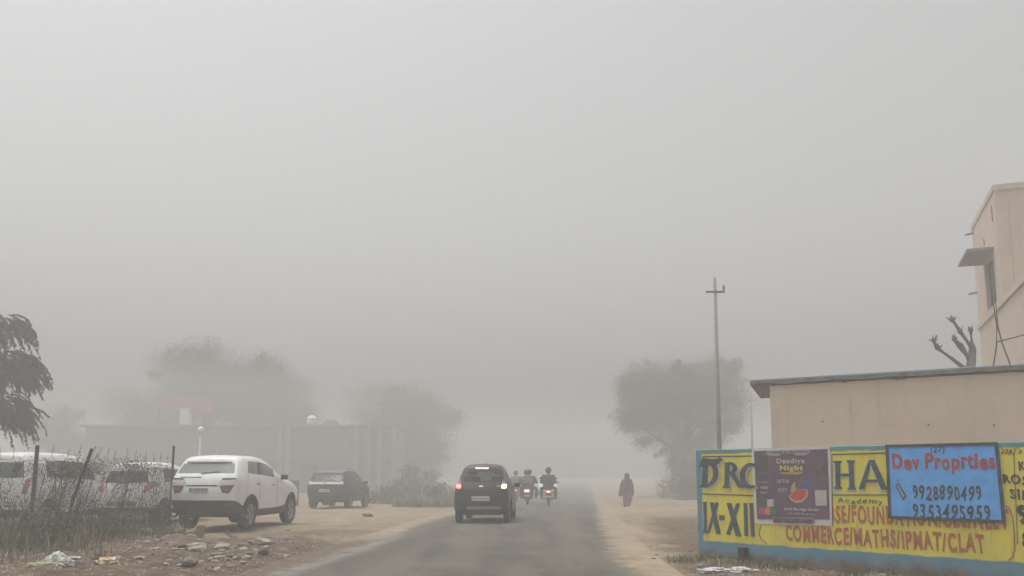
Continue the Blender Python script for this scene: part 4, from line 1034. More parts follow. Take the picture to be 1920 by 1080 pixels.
# gravel crumbs
n_ = 9000; rngg = np.random.default_rng(77); x = rngg.uniform(-9, -3.0, n_); y = rngg.uniform(10, 19, n_); k = rngg.random(n_) < np.clip(.5 + 1.2 * vnoise(x, y, .7, 30), 0.05, 1); x, y = x[k], y[k]
k = x < road_l(y) - .1; x, y = x[k], y[k]; x2 = rngg.uniform(2.0, 5, 2500); y2 = rngg.uniform(9, 20, 2500); k = ((x2 - 2.78) * -.753 + (y2 - 13.3) * -.658 > .05) | (x2 < 2.7); k &= x2 > road_r(y2) + .25
x = np.concatenate([x, x2[k]]); y = np.concatenate([y, y2[k]]); n_ = len(x)
tet = np.array([[1, 0, -.3], [-.5, .8, -.3], [-.6, -.7, -.3], [0.1, .1, .8]]); s = rngg.uniform(.006, .022, (n_, 1, 1)) ; rot = rngg.uniform(0, 6.28, n_); c_, s_ = np.cos(rot), np.sin(rot)
tt = tet[None] * s * rngg.uniform(.7, 1.4, (n_, 1, 3)); X = tt[..., 0] * c_[:, None] - tt[..., 1] * s_[:, None]; Y = tt[..., 0] * s_[:, None] + tt[..., 1] * c_[:, None]
V = np.stack([X + x[:, None], Y + y[:, None], tt[..., 2] + ground_z(x, y)[:, None] + .003], -1).reshape(-1, 3); b0 = np.arange(n_)[:, None] * 4
F = np.concatenate([b0 + [0, 1, 3], b0 + [1, 2, 3], b0 + [2, 0, 3]], 0)
tag(mesh_obj("gravel", np_mesh("gravel", V, F), mat("gravel", (.09, .07, .055), rough=.95, col2=(.42, .37, .31), scale=9)), kind='stuff')
def crumple(nm, label, cat, px, py, sx_, sy_, sz_, m_, seed, freq=3, amp=.45, rz=0, lift=0):
    g = gnd(px, py); bm = bmesh.new(); bmesh.ops.create_icosphere(bm, subdivisions=4, radius=1)
    for v in bm.verts:
        c = v.co.copy(); f = 1 + amp * noise.noise(c * freq + Vector((seed, seed * 2, 0))) + amp * .5 * abs(noise.noise(c * freq * 2.6 + Vector((seed, 0, 0)))) * 2
        v.co = Vector((c.x * f * sx_, c.y * f * sy_, max(c.z, -.25) * f * sz_))
    o = obj(nm, bm, m_); o.location = (g.x, g.y, gz(g.x, g.y) + sz_ * .22 + lift); o.rotation_euler = (0, 0, rz); tag(o, label, cat); return o
WP = mat("plastic_white", (.50, .51, .47), rough=.45, noise_amt=.15, scale=8, bump=.4, bscale=30)
crumple("plastic_bag", "white crumpled plastic bag heaped on the rubbish near the left bottom corner", "bag", 106, 1072, .14, .12, .15, WP, 1, 1.5, .30)
crumple("plastic_bag", "small pale bag slumped against the big white bag's right side", "bag", 122, 1079, .10, .08, .07, mat("plastic_pale", (.40, .41, .36), rough=.5, noise_amt=.2, scale=9), 2)
crumple("wrapper", "yellow-green plastic wrapper in front of the white bag", "wrapper", 78, 1078, .17, .08, .045, mat("wrap_green", (.28, .31, .12), rough=.5, noise_amt=.3, scale=9), 3)
crumple("wrapper", "orange and cream torn wrapper on the brown earth right of the white bag", "wrapper", 201, 1073, .12, .07, .05, mat("wrap_orange", (.55, .34, .13), rough=.5, col2=(.6, .52, .42), scale=14), 4, 2.5, .6)
crumple("wrapper", "dark blue scrap of plastic just right of the white bag", "wrapper", 148, 1070, .10, .05, .03, mat("wrap_blue", (.035, .04, .12), rough=.5), 5)
crumple("paper_scrap", "thin pale paper scrap behind the blue scrap", "paper", 137, 1060, .12, .05, .02, WP, 6)
crumple("plastic_sheet", "torn white sheet lying in front of the painted wall's left end", "plastic sheet", 1346, 1070, .21, .10, .045, mat("sheet_white", (.58, .58, .57), rough=.5, noise_amt=.2, scale=12, bump=.4, bscale=30), 7, 2.6, .6)
crumple("plastic_sheet", "second torn white sheet just right of the first, by the stub post", "plastic sheet", 1386, 1071, .18, .09, .04, MATS["sheet_white"], 8, 2.6, .6)
crumple("litter_bag", "white piece of litter on the far verge left of the dark hatchback", "litter", 776, 945, .17, .12, .13, WP, 9)
crumple("litter_bag", "smaller flat white litter right beside the larger piece on the far verge", "litter", 798, 947, .2, .12, .07, WP, 10)
crumple("paper_scrap", "white paper scrap caught in the dark brush left of the marker stone", "paper", 277, 1004, .07, .05, .05, WP, 11, lift=.12)
crumple("paper_scrap", "pale stick-like scrap standing in the weeds below the white hatchback", "paper", 262, 1004, .12, .02, .03, mat("straw", (.4, .34, .22), rough=.8), 12, lift=.15)
rnd = random.Random(5)
for i in range(26):
    px_, py_ = rnd.uniform(0, 420), rnd.uniform(1015, 1078)
    crumple("paper_scrap", "tiny pale scrap of litter among the stones on the left verge", "paper", px_, py_, .025 + .03 * rnd.random(), .02 + .02 * rnd.random(), .015, WP if i % 3 else mat("scrap_cream", (.45, .38, .26), rough=.8), 20 + i)['group'] = "tiny litter scraps on the left verge"
# ------------------------------------------------------------------ cars
TYRE = mat("tyre", (.025, .025, .025), rough=.85, noise_amt=.3, scale=20); RIM = mat("rim", (.42, .42, .41), rough=.4, metal=.7)
RIMD = mat("rim_dull", (.22, .22, .22), rough=.5, metal=.5)
CLAD = mat("cladding", (.035, .036, .036), rough=.6, noise_amt=.15, scale=6); WELL = mat("wheel_well", (.015, .015, .015), rough=.95)
SEATM = mat("seat_dark", (.045, .042, .04), rough=.9)
GLASS = glass_mat("car_glass", (.55, .6, .58), .35); GLASS_D = glass_mat("car_glass_sky_reflection", (.5, .55, .53), .68, (.24, .265, .26))  # GLASS_D: reflection of the pale sky is put into its base colour
CHROME = mat("chrome", (.6, .6, .6), rough=.15, metal=1); BLACKT = mat("black_trim", (.02, .02, .02), rough=.35)
PLATE = mat("plate_white", (.62, .62, .60), rough=.5); INK = mat("plate_ink", (.03, .03, .03), rough=.6)
LENS_OFF = mat("lens_off", (.13, .035, .038), rough=.25, coat=.5); LENS_CLR = mat("lens_clear", (.6, .58, .57), rough=.2, coat=.5)
LENS_RED = mat("lens_red_lit", (.6, .05, .04), rough=.3, emit=(1, .20, .16), estr=3.2)
LENS_BRAKE = mat("lens_brake_lit", (.6, .05, .04), rough=.3, emit=(1, .50, .42), estr=2.4)
LENS_AMB = mat("lens_amber_lit", (.8, .4, .1), rough=.3, emit=(1, .55, .16), estr=6.5)
def wheel_meshes(r, wd, spokes=5):
    bm = bmesh.new(); h = wd / 2
    lathe(bm, [(-h * .75, r * .64), (-h, r * .72), (-h, r * .92), (-h * .8, r * .985), (-h * .4, r), (h * .4, r), (h * .8, r * .985), (h, r * .92), (h, r * .72), (h * .75, r * .64)], 36, 'X', closed=True)
    me = bpy.data.meshes.new("wheel"); bm.to_mesh(me); bm.free(); me.materials.append(TYRE); me.polygons.foreach_set('use_smooth', [True] * len(me.polygons))
    bm = bmesh.new()
    lathe(bm, [(h * .80, r * .66), (h * .86, r * .68), (h * .86, r * .62), (h * .35, r * .58), (-h * .6, r * .58), (-h * .6, r * .66)], 36, 'X', closed=True)
    lathe(bm, [(h * .3, .001), (h * .3, r * .55)], 24, 'X')
    for k in range(spokes):
        a = 2 * math.pi * k / spokes
        for da in (-.16, .16):
            M = RX(a + da * .6); vs = []
            bx(bm, h * .45, h * .78, -r * .045, r * .045, r * .08, r * .62, M)
    lathe(bm, [(h * .4, r * .14), (h * .84, r * .13), (h * .88, r * .08), (h * .88, .001)], 16, 'X')
    me2 = bpy.data.meshes.new("rim"); bm.to_mesh(me2); bm.free(); return me, me2

def build_car(nm, label, cat, loc, yaw, P, group=None):
    W, L_ = P['W'], P['L']; root = thing(nm, label, cat, loc, yaw, group)
    # stations : y, top z, belt z, cladding z, width factor
    S = P['st']; lv = P.get('wl', (.90, .965, .995, 1.0, .955, .80, .70)); zb = P['zb']
    yr, yf = P['yr'], P['yf']; topmax = max(s[1] for s in S)
    NS, NL, NC = len(S), 7, 8
    def ring_z(i):
        y, zt, zbelt, zc, wf = S[i]; zr = P.get('zrear', zb)
        zbot = zr if i == 0 else (zb + (zr - zb) * max(0, 1 - y / .7) if y < .7 else zb + (P.get('zfront', zb) - zb) * max(0, 1 - (L_ - y) / .7))
        return [zbot, zc, zc + .45 * (zbelt - zc), zc + .8 * (zbelt - zc), zbelt, zbelt + .84 * (zt - zbelt), zt]
    def hwid(i, j):
        y, zt, zbelt, zc, wf = S[i]; cab = min(1, max(0, (zt - zbelt) / (topmax - zbelt)))
        a = lv[j]
        if j >= 4: hood = (.95, .91, .84)[j - 4]; a = hood + (a - hood) * cab ** .8
        return a * W / 2 * wf
    def ypos(i, j): f = S[i][0] / L_; return yr[j] + f * (yf[j] - yr[j])
    bm = bmesh.new(); G = {}
    for i in range(NS):
        z = ring_z(i)
        for j in range(NL):
            for s in (-1, 1): G[(i, j, s)] = bm.verts.new((s * hwid(i, j), ypos(i, j), z[j]))
    gl = P['glass']                                     # list of (i, slot) side spans
    def face(vs, m_):
        f = bm.faces.new(vs); f.material_index = m_; return f
    # slots: 0 paint 1 cladding 2 rear glass 3 windscreen 4 side glass 5 door rear 6 door front 7 well 8 black pillar 9 roof
    for i in range(NS - 1):
        for j in range(NL - 1):
            sl = 0
            if j == 0: sl = 1
            elif j == 4: sl = gl.get(i, 0)
            elif j in (1, 2, 3): sl = P['doors'].get(i, 0)
            for s in (-1, 1):
                q = [G[(i, j, s)], G[(i + 1, j, s)], G[(i + 1, j + 1, s)], G[(i, j + 1, s)]]
                face(q if s == 1 else q[::-1], sl)
    def cols_(i, j, bulge, zc_=0):
        a, b_ = G[(i, j, -1)], G[(i, j, 1)]; out = [a]
        for k in range(1, NC):
            t = 2 * k / NC - 1; out.append(bm.verts.new((t * b_.co.x, b_.co.y + bulge * (1 - abs(t) ** 2.4), b_.co.z + zc_ * (1 - t * t))))
        return out + [b_]
    rb = P.get('rb', (.05, .07, .07, .06, .05, .05, .06))
    Rr = [cols_(0, j, -rb[j], (0, 0, 0, 0, P.get('rbz', 0), .02, .035)[j]) for j in range(NL)]
    Ff = [cols_(NS - 1, j, .12, 0) for j in range(NL)]
    rc0, rc1 = P.get('rgc', (0, NC))
    for j in range(NL - 1):
        for k in range(NC):
            sl = 1 if j == 0 else (2 if (j == 4 and rc0 <= k < rc1) else 0)
            face([Rr[j][k], Rr[j][k + 1], Rr[j + 1][k + 1], Rr[j + 1][k]], sl)
            face([Ff[j][k], Ff[j + 1][k], Ff[j + 1][k + 1], Ff[j][k + 1]], 1 if j == 0 else 0)
    def crown(i):
        return .035 if S[i][1] > topmax - .3 else .045
    top = [Rr[-1]] + [cols_(i, NL - 1, 0, crown(i)) for i in range(1, NS - 1)] + [Ff[-1]]
    bot = [Rr[0]] + [cols_(i, 0, 0, 0) for i in range(1, NS - 1)] + [Ff[0]]
    wsc = P['ws']
    for i in range(NS - 1):
        for k in range(NC):
            sl = 3 if (i in wsc and 1 <= k < NC - 1 or (i in wsc and True)) else (9 if S[i][1] > topmax - .15 and S[i + 1][1] > topmax - .2 and P.get('roof') else 0)
            face([top[i][k], top[i][k + 1], top[i + 1][k + 1], top[i + 1][k]], sl)
            face([bot[i][k], bot[i + 1][k], bot[i + 1][k + 1], bot[i][k + 1]], 1)
    bmesh.ops.recalc_face_normals(bm, faces=bm.faces)
    me = bpy.data.meshes.new("b"); bm.to_mesh(me); bm.free()
    paint = P['paint']; slots = [paint, CLAD, P.get('rglass', GLASS), GLASS, P.get('sglass', GLASS), paint, paint, WELL, BLACKT, P.get('roof') or paint]
    for m_ in slots: me.materials.append(m_)
    o = bpy.data.objects.new("b", me); COL.objects.link(o)
    ss = o.modifiers.new("s", 'SUBSURF'); ss.levels = 2; ss.render_levels = 2
    cut = []
    for y in (P['rw'], P['fw']):
        for s in (-1, 1):
            b = bmesh.new(); x0 = s * (W / 2 - .27); x1 = s * (W / 2 + .2); r = P['wr'] + .055
            lathe(b, [(min(x0, x1), r), (max(x0, x1), r)], 28, 'X', T(0, y, P['wr'] + .015))
            bmesh.ops.recalc_face_normals(b, faces=b.faces)
            cm = bpy.data.meshes.new("c"); b.to_mesh(cm); b.free()
            for m_ in slots: cm.materials.append(m_)
            for p_ in cm.polygons: p_.material_index = 7
            c = bpy.data.objects.new("c", cm); COL.objects.link(c); cut.append(c)
            bo = o.modifiers.new("c", 'BOOLEAN'); bo.operation = 'DIFFERENCE'; bo.object = c; bo.solver = 'EXACT'
    dg = bpy.context.evaluated_depsgraph_get(); dg.update()
    full = bpy.data.meshes.new_from_object(o.evaluated_get(dg))
    for c in cut + [o]: COL.objects.unlink(c); bpy.data.objects.remove(c)
    bmf = bmesh.new(); bmf.from_mesh(full); tree_ = BVHTree.FromBMesh(bmf)
    for f in bmf.faces: f.smooth = True
    names = {0: "body", 1: "bumper_trim", 2: "rear_window", 3: "windscreen", 4: "side_window", 5: "door", 6: "door", 7: "wheel_well", 9: "roof"}
    parts = {}
    for sl in sorted({f.material_index for f in bmf.faces}):
        sides = (None,) if sl not in (4, 5, 6, 7) else (-1, 1)
        for s, wy in [(s, q) for s in sides for q in ((0, 1) if sl == 7 else (None,))]:
            spans = (None,) if sl != 4 else P.get('split', (None,))
            b = bmf.copy()
            kill = [f for f in b.faces if f.material_index != sl or (s is not None and f.calc_center_median().x * s < 0) or (wy is not None and (f.calc_center_median().y > L_ / 2) != bool(wy))]
            bmesh.ops.delete(b, geom=kill, context='FACES')
            for f in b.faces: f.material_index = 0
            if sl in (5, 6):
                for v in b.verts:
                    v.co.x += s * .004
            pm = obj(names.get(sl, "body"), b, slots[sl], root); parts[(sl, s)] = pm
    body = parts[(0, None)]
    bmf.free()
    def proj(O, d):
        h = tree_.ray_cast(Vector(O), Vector(d).normalized()); return h[0], h[1]
    def decal(nm_, pts, m_, par=None, view='rear', off=.012, depth=.03, ang=0, sub=4):
        """raise a shape on the body; pts are (s, z), seen from the rear or a side (or turned ang degrees about z)"""
        a = R({'rear': 0, 'front': 180, 'right': 90, 'left': -90}[view] + ang)
        ux = Vector((math.cos(a), math.sin(a), 0)); dd = Vector((-math.sin(a), math.cos(a), 0)); ctr = Vector((0, L_ / 2, 0))
        b = bmesh.new(); vs = [b.verts.new((s, z, 0)) for s, z in pts]; f = b.faces.new(vs)
        bmesh.ops.triangulate(b, faces=[f]); bmesh.ops.subdivide_edges(b, edges=b.edges[:], cuts=sub, use_grid_fill=True)
        ok = True; last = None
        for v in b.verts:
            q = ctr + ux * v.co.x + Vector((0, 0, v.co.y)) - dd * 6
            h = tree_.ray_cast(q, dd)
            if h[0] is None or (h[0] - q).length > 9: v.tag = True; continue
            v.co = h[0] - dd * off; last = v.co.copy()
        bad = [v for v in b.verts if v.tag]
        for v in bad: v.tag = False
        bmesh.ops.delete(b, geom=bad, context='VERTS')
        if not b.faces: b.free(); return None
        for f in b.faces:
            f.normal_update()
            if f.normal.dot(dd) > 0: f.normal_flip()
        ed = [e for e in b.edges if e.is_boundary]
        r = bmesh.ops.extrude_edge_only(b, edges=ed)
        for g in r['geom']:
            if isinstance(g, bmesh.types.BMVert): g.co += dd * depth
        bmesh.ops.recalc_face_normals(b, faces=b.faces)
        return obj(nm_, b, m_, par or root)
    wm, rm = wheel_meshes(P['wr'], P.get('ww', .21)); rmm = P.get('rimm', RIM); rm.materials.append(rmm)
    for y in (P['rw'], P['fw']):
        for s in (-1, 1):
            wo_ = bpy.data.objects.new("wheel", wm); link(wo_, root); wo_.location = (s * (W / 2 - .125), y, P['wr']); wo_.rotation_euler = (random.uniform(0, 6), 0, 0 if s == 1 else math.pi)
            ri = bpy.data.objects.new("rim", rm); link(ri, wo_)
    # seats
    sy = P.get('seat', L_ * .47)
    for s in (-1, 1):
        b = bmesh.new(); zf = P['zb'] + .28
        rbx(b, s * .37 - .24, s * .37 + .24, sy - .25, sy + .28, zf, zf + .18, r=.05); rbx(b, s * .37 - .23, s * .37 + .23, -.08, .06, 0, .62, r=.06, M=T(0, sy - .25, zf + .12) @ RX(R(12)))
        rbx(b, s * .37 - .13, s * .37 + .13, -.05, .05, .66, .86, r=.04, M=T(0, sy - .25, zf + .12) @ RX(R(12)))
        obj("seat", b, SEATM, root)
    b = bmesh.new(); y2 = sy - .95; zf = P['zb'] + .25
    rbx(b, -W * .36, W * .36, -.08, .06, 0, P.get('rsh', .52), r=.05, M=T(0, y2, zf + .1) @ RX(R(12))); rbx(b, -W * .36, W * .36, y2, y2 + .5, zf, zf + .15, r=.04); obj("rear_bench", b, SEATM, root)
    # mirrors
    for s in (-1, 1):
        my = P['mir'][0]; mz = P['mir'][1]; b = bmesh.new()
        rbx(b, s * (W / 2 + .05) - .085, s * (W / 2 + .05) + .085, my - .05, my + .07, mz - .06, mz + .07, r=.035, seg=3)
        tube(b, [(s * (W / 2 - .10), my + .03, mz - .05), (s * (W / 2 + .02), my + .02, mz - .04)], .022, 6)
        obj("side_mirror", b, P.get('mirm', BLACKT), root, True)
    return root, decal, parts, proj
def R4(x0, x1, z0, z1): return [(x0, z0), (x1, z0), (x1, z1), (x0, z1)]
def plate(root, decal, proj, z, w_, h_, txt, x=0, tilt=0, m_=None):
    h, nrm = proj((x, -5, z), (0, 1, 0)); pl = thing_part = None
    b = bmesh.new(); rbx(b, x - w_ / 2, x + w_ / 2, h.y - .022, h.y - .004, z - h_ / 2, z + h_ / 2, r=.006, seg=1); po_ = obj("number_plate", b, m_ or PLATE, root)
    text_in("plate_lettering", txt, x - w_ * .44, x + w_ * .44, z - h_ * .3, z + h_ * .3, INK, po_, y=h.y - .0225, th=.002, bold=.02)
WHITE = mat("car_white", (.83, .83, .82), rough=.28, coat=.6, noise_amt=.10, scale=2.2); DARKC = mat("car_charcoal", (.022, .022, .024), rough=.45, coat=.15, spec=.35)
NAVY = mat("car_dark_grey", (.026, .028, .031), rough=.45, coat=.15, spec=.35); SILV = mat("silver_trim", (.33, .33, .32), rough=.5, noise_amt=.2, scale=10)
WHITE2 = mat("car_white_dusty", (.72, .72, .70), rough=.45, noise_amt=.12, scale=5)

# --- white mid-size SUV
SUV = dict(W=1.66, L=4.30, zb=.27, zrear=.36, zfront=.35, wr=.345, rw=.86, fw=3.47, paint=WHITE, seat=2.1, mir=(2.72, 1.20),
    st=[(0, 1.61, 1.26, .70, .90), (.06, 1.645, 1.27, .69, .95), (.22, 1.68, 1.28, .64, .98), (.46, 1.695, 1.27, .50, 1.0), (1.22, 1.695, 1.23, .42, 1.0), (1.30, 1.69, 1.225, .42, 1.0), (1.78, 1.655, 1.20, .42, 1.0), (2.22, 1.47, 1.18, .42, 1.0), (2.78, 1.21, 1.16, .44, .995), (3.4, 1.14, 1.08, .55, .985), (3.9, 1.05, .98, .58, .96), (4.17, .95, .88, .55, .90), (4.30, .80, .75, .5, .76)],
    yr=(.10, .0, .03, .07, .12, .36, .36), yf=(4.22, 4.28, 4.30, 4.28, 4.24, 4.18, 4.14), glass={3: 4, 4: 8, 5: 4, 6: 4}, doors={3: 5, 4: 5, 5: 6, 6: 6, 7: 6}, ws=(6, 7), sglass=GLASS_D, rglass=GLASS_D,
    wl=(.93, .965, .985, 1.0, .955, .85, .74), rb=(.06, .09, .09, .08, .06, .05, .05))
p = gnd(412, 990.5)
def creta_extra(root, decal, parts, proj):
    for s in (-1, 1):
        f = lambda pts: [(s * a, z) for a, z in pts]
        lp_ = decal("tail_lamp", f([(.40, 1.10), (.44, 1.02), (.735, 1.03), (.77, 1.14), (.745, 1.19), (.45, 1.185)]), LENS_CLR, off=.014)
        decal("tail_lamp", f([(.43, 1.01), (.50, .86), (.65, .85), (.735, 1.02)]), LENS_OFF, off=.016)
        decal("lamp_line", f([(.46, 1.18), (.75, 1.185), (.75, 1.155), (.46, 1.15)]), BLACKT, lp_, off=.018, depth=.01)
        decal("reflector", f([(.52, .55), (.72, .57), (.73, .61), (.54, .60)]), mat("reflector", (.16, .05, .05), rough=.3), off=.008)
        for k, (a, z) in enumerate(((1.20, 1.03), (2.15, 1.0))):
            for q_ in ((1.30, 2.42)[k],):
                decal('door_seam', [(s * (q_ - 2.15) - .006, .46), (s * (q_ - 2.15) + .006, .46), (s * (q_ - 2.15) + .006, 1.17), (s * (q_ - 2.15) - .006, 1.17)], mat('seam_grey', (.25, .25, .24), rough=.8), view='right' if s == 1 else 'left', off=.008, depth=.01)
            h = None
            decal("door_handle", [(s * (a - 2.15) - .09, z), (s * (a - 2.15) + .09, z), (s * (a - 2.15) + .09, z + .035), (s * (a - 2.15) - .09, z + .035)], SILV, parts[(5 if k == 0 else 6, s)], view='right' if s == 1 else 'left', off=.02, depth=.02)
        for yy_ in (.86, 3.47):
            b = bmesh.new(); r0, r1 = .40, .455
            pts_i, pts_o = [], []
            for k in range(15):
                a = math.pi * (k / 14) * 1.12 - .19; pts_i.append((yy_ + r0 * math.cos(a), .36 + r0 * math.sin(a))); pts_o.append((yy_ + r1 * math.cos(a), .36 + r1 * math.sin(a)))
            poly = pts_i + pts_o[::-1]
            for k in range(14):
                q = [pts_i[k], pts_i[k + 1], pts_o[k + 1], pts_o[k]]; decal("arch_trim", [(s * (y_ - 2.15), z) for y_, z in q], CLAD, view='right' if s == 1 else 'left', off=.012, depth=.03, sub=1) if False else None
                vv = []
                for (y_, z) in q:
                    h = proj((s * 3, y_, z), (-s, 0, 0))[0]
                    if h is None or abs(h.x) < .70: h = None
                    vv.append(Vector(((h.x if h is not None and abs(h.x) > .70 else s * .87) + s * .010, y_, z)))
                if k > (1 if yy_ > 2 else 0): b.faces.new([b.verts.new(v) for v in vv])
            bmesh.ops.remove_doubles(b, verts=b.verts, dist=.002)
            r = bmesh.ops.extrude_face_region(b, geom=b.faces[:]);
            for g in r['geom']:
                if isinstance(g, bmesh.types.BMVert): g.co.x -= s * .06
            bmesh.ops.recalc_face_normals(b, faces=b.faces); obj("arch_trim", b, CLAD, root)
    decal("tailgate_recess", [(-.42, 1.0), (.42, 1.0), (.34, 1.03), (-.34, 1.03)], BLACKT, off=.004, depth=.01)
    decal("brake_lamp", [(-.56, 1.20), (-.04, 1.20), (-.04, 1.215), (-.56, 1.215)], LENS_OFF, off=.010, depth=.02)
    decal("spoiler", [(-.55, 1.56), (.55, 1.56), (.52, 1.59), (-.52, 1.59)], WHITE, off=.05, depth=.09)
    decal("tailgate_seam", [(-.72, .835), (.72, .835), (.72, .842), (-.72, .842)], mat("seam_grey", (.25, .25, .24), rough=.8), off=.002, depth=.008)
    decal("wiper", [(-.06, 1.285), (.34, 1.33), (.34, 1.345), (-.08, 1.305)], BLACKT, off=.02, depth=.012)
    plate(root, decal, proj, .92, .46, .11, "RJ 14 UB 2719", x=-.05, m_=mat('plate_dull', (.50, .50, .47), rough=.6))
    b = bmesh.new(); rbx(b, -.45, .45, .12, .3, .36, .44, r=.03); rbx(b, -.75, .75, .65, 1.05, .28, .40, r=.04); obj("underbody", b, CLAD, root)
    b = bmesh.new(); tube(b, [(0.02, .95, 1.64), (0.02, .78, 1.80)], [.008, .003], 5); rbx(b, -.02, .06, .88, 1.0, 1.625, 1.66, r=.012); obj("antenna", b, BLACKT, root)
r_ = build_car("parked_suv", "clean white SUV with dark lower trim parked beside the right-hand fence post", "car", (at(380, 20.0), 20.0, 0), -R(6.6), SUV)
creta_extra(*r_)
SUVPOS = r_[0]

# --- small dark hatchback driving ahead
HB = dict(W=1.50, L=3.50, zb=.20, zrear=.33, zfront=.28, wr=.275, ww=.16, rw=.60, fw=2.95, paint=DARKC, seat=1.75, mir=(2.35, .96), rimm=RIMD, rsh=.48,
    st=[(0, 1.42, 1.04, .38, .89), (.06, 1.465, 1.03, .37, .945), (.32, 1.49, .99, .32, .985), (.62, 1.50, .95, .28, 1.0), (1.20, 1.50, .93, .27, 1.0), (1.28, 1.50, .93, .27, 1.0), (1.72, 1.475, .92, .27, 1.0), (2.12, 1.28, .91, .27, 1.0), (2.60, 1.0, .90, .28, .99), (2.95, .93, .87, .36, .975), (3.22, .85, .80, .38, .94), (3.42, .76, .70, .36, .87), (3.50, .66, .6, .34, .74)],
    yr=(.07, .0, .02, .07, .13, .33, .34), yf=(3.44, 3.5, 3.5, 3.48, 3.44, 3.38, 3.34), glass={3: 4, 4: 8, 5: 4, 6: 4}, doors={3: 5, 4: 5, 5: 6, 6: 6, 7: 6}, ws=(6, 7),
    wl=(.94, .985, 1.0, .975, .875, .71, .58), rb=(.06, .10, .10, .08, .06, .06, .05), rbz=-.03)
def eon_extra(root, decal, parts, proj):
    for s in (-1, 1):
        f = lambda pts: [(s * a, z) for a, z in pts]
        tl = decal("tail_lamp", f([(.50, .90), (.58, .86), (.68, .90), (.665, 1.06), (.585, 1.27), (.555, 1.10), (.545, 1.10), (.515, 1.0)]), mat("lens_pink", (.32, .16, .16), rough=.25, coat=.5), off=.016)
        decal("lit_lens", f([(.53, .90), (.63, .895), (.655, .94), (.64, 1.0), (.55, 1.005), (.52, .96)]), LENS_AMB if s == 1 else LENS_RED, tl, off=.024, depth=.02)
        decal("door_handle", [(s * (1.35 - 1.75) - .07, .83), (s * (1.35 - 1.75) + .07, .83), (s * (1.35 - 1.75) + .07, .86), (s * (1.35 - 1.75) - .07, .86)], DARKC, parts[(5, s)], view='right' if s == 1 else 'left', off=.02, depth=.02)
    decal("brake_lamp", [(-.17, 1.392), (.17, 1.392), (.17, 1.43), (-.17, 1.43)], LENS_BRAKE, off=.030, depth=.04)
    decal("tailgate_seam", [(-.50, .765), (.50, .765), (.52, .785), (-.52, .785)], BLACKT, off=.003, depth=.01)
    decal("badge", [(-.05, .93), (.05, .93), (.055, .95), (.05, .97), (-.05, .97), (-.055, .95)], CHROME, off=.012, depth=.02)
    decal("badge", [(.40, .945), (.50, .945), (.50, .965), (.40, .965)], CHROME, off=.012, depth=.02)
    decal("bumper_strip", [(-.36, .24 + .12), (.52, .24 + .12), (.50, .44), (-.34, .44)], SILV, off=.010, depth=.02) 
    plate(root, decal, proj, .635, .46, .11, "RJ 14 CK 6170")
    b = bmesh.new(); rbx(b, -.5, .5, .5, .72, .20, .32, r=.03); rbx(b, -.3, .3, .1, .4, .24, .34, r=.03); obj("underbody", b, CLAD, root)
    b = bmesh.new(); tube(b, [(-.02, 1.75, 1.5), (-.02, 1.6, 1.66)], [.007, .003], 5); obj("antenna", b, BLACKT, root)
ex, ey = at(902, 22.6), 22.6
r_ = build_car("dark_hatchback", "small charcoal hatchback with lit tail lamps driving ahead on the road", "car", (ex, ey, .02), -R(3.6), HB); eon_extra(*r_)

# --- dark compact SUV
NX = dict(SUV); NX.update(W=1.81, L=3.99, paint=NAVY, rw=.80, fw=3.20, wr=.34, seat=1.95, mir=(2.72, 1.08), rimm=RIMD, roof=mat("roof_grey", (.12, .12, .12), rough=.4), zb=.28, zrear=.42,
    st=[(0, 1.50, 1.14, .55, .86), (.06, 1.55, 1.14, .55, .93), (.40, 1.595, 1.13, .50, .985), (.74, 1.61, 1.10, .42, 1.0), (1.42, 1.61, 1.06, .40, 1.0), (1.50, 1.61, 1.055, .40, 1.0), (1.95, 1.59, 1.04, .40, 1.0), (2.35, 1.38, 1.02, .40, 1.0), (2.80, 1.10, 1.03, .42, .995), (3.20, 1.05, .99, .55, .985), (3.6, .98, .92, .58, .96), (3.87, .90, .83, .55, .90), (3.99, .78, .73, .5, .76)],
    yr=(.10, .0, .03, .07, .13, .42, .42), yf=(3.91, 3.97, 3.99, 3.97, 3.94, 3.88, 3.84), sglass=GLASS, rglass=GLASS)
def nexon_extra(root, decal, parts, proj):
    BAND = mat("band_white", (.62, .6, .57), rough=.35)
    decal("tailgate_band", [(-.62, 1.035), (.62, 1.035), (.64, 1.125), (-.64, 1.125)], BAND, off=.02)
    for s in (-1, 1):
        f = lambda pts: [(s * a, z) for a, z in pts]
        tl = decal("tail_lamp", f([(.56, 1.05), (.60, .97), (.66, 1.02), (.78, 1.03), (.76, 1.13), (.70, 1.16), (.60, 1.13)]), LENS_CLR, off=.026)
        decal("lit_lens", f([(.59, 1.00), (.63, 1.01), (.625, 1.05), (.60, 1.045)]), LENS_OFF, tl, off=.034, depth=.015)
    decal("rear_panel", [(-.45, .99), (.45, .99), (.5, 1.035), (-.5, 1.035)], BLACKT, off=.006)
    decal("badge", [(-.04, 1.06), (.04, 1.06), (.04, 1.10), (-.04, 1.10)], CLAD, off=.03)
    plate(root, decal, proj, .77, .46, .11, "RJ 45 CM 8304")
    b = bmesh.new(); rbx(b, -.72, -.28, .10, .5, .30, .42, r=.03); rbx(b, -.16, .18, .10, .9, .16, .42, r=.05); rbx(b, -.75, .75, .62, .98, .26, .38, r=.04); obj("underbody", b, CLAD, root)
    for s in (-1, 1):
        b = bmesh.new(); tube(b, [(s * .62, .75, 1.64), (s * .64, 1.3, 1.67), (s * .62, 2.0, 1.64)], .018, 6); obj("roof_rail", b, SILV, root)
nx0 = at(610, 37.3)
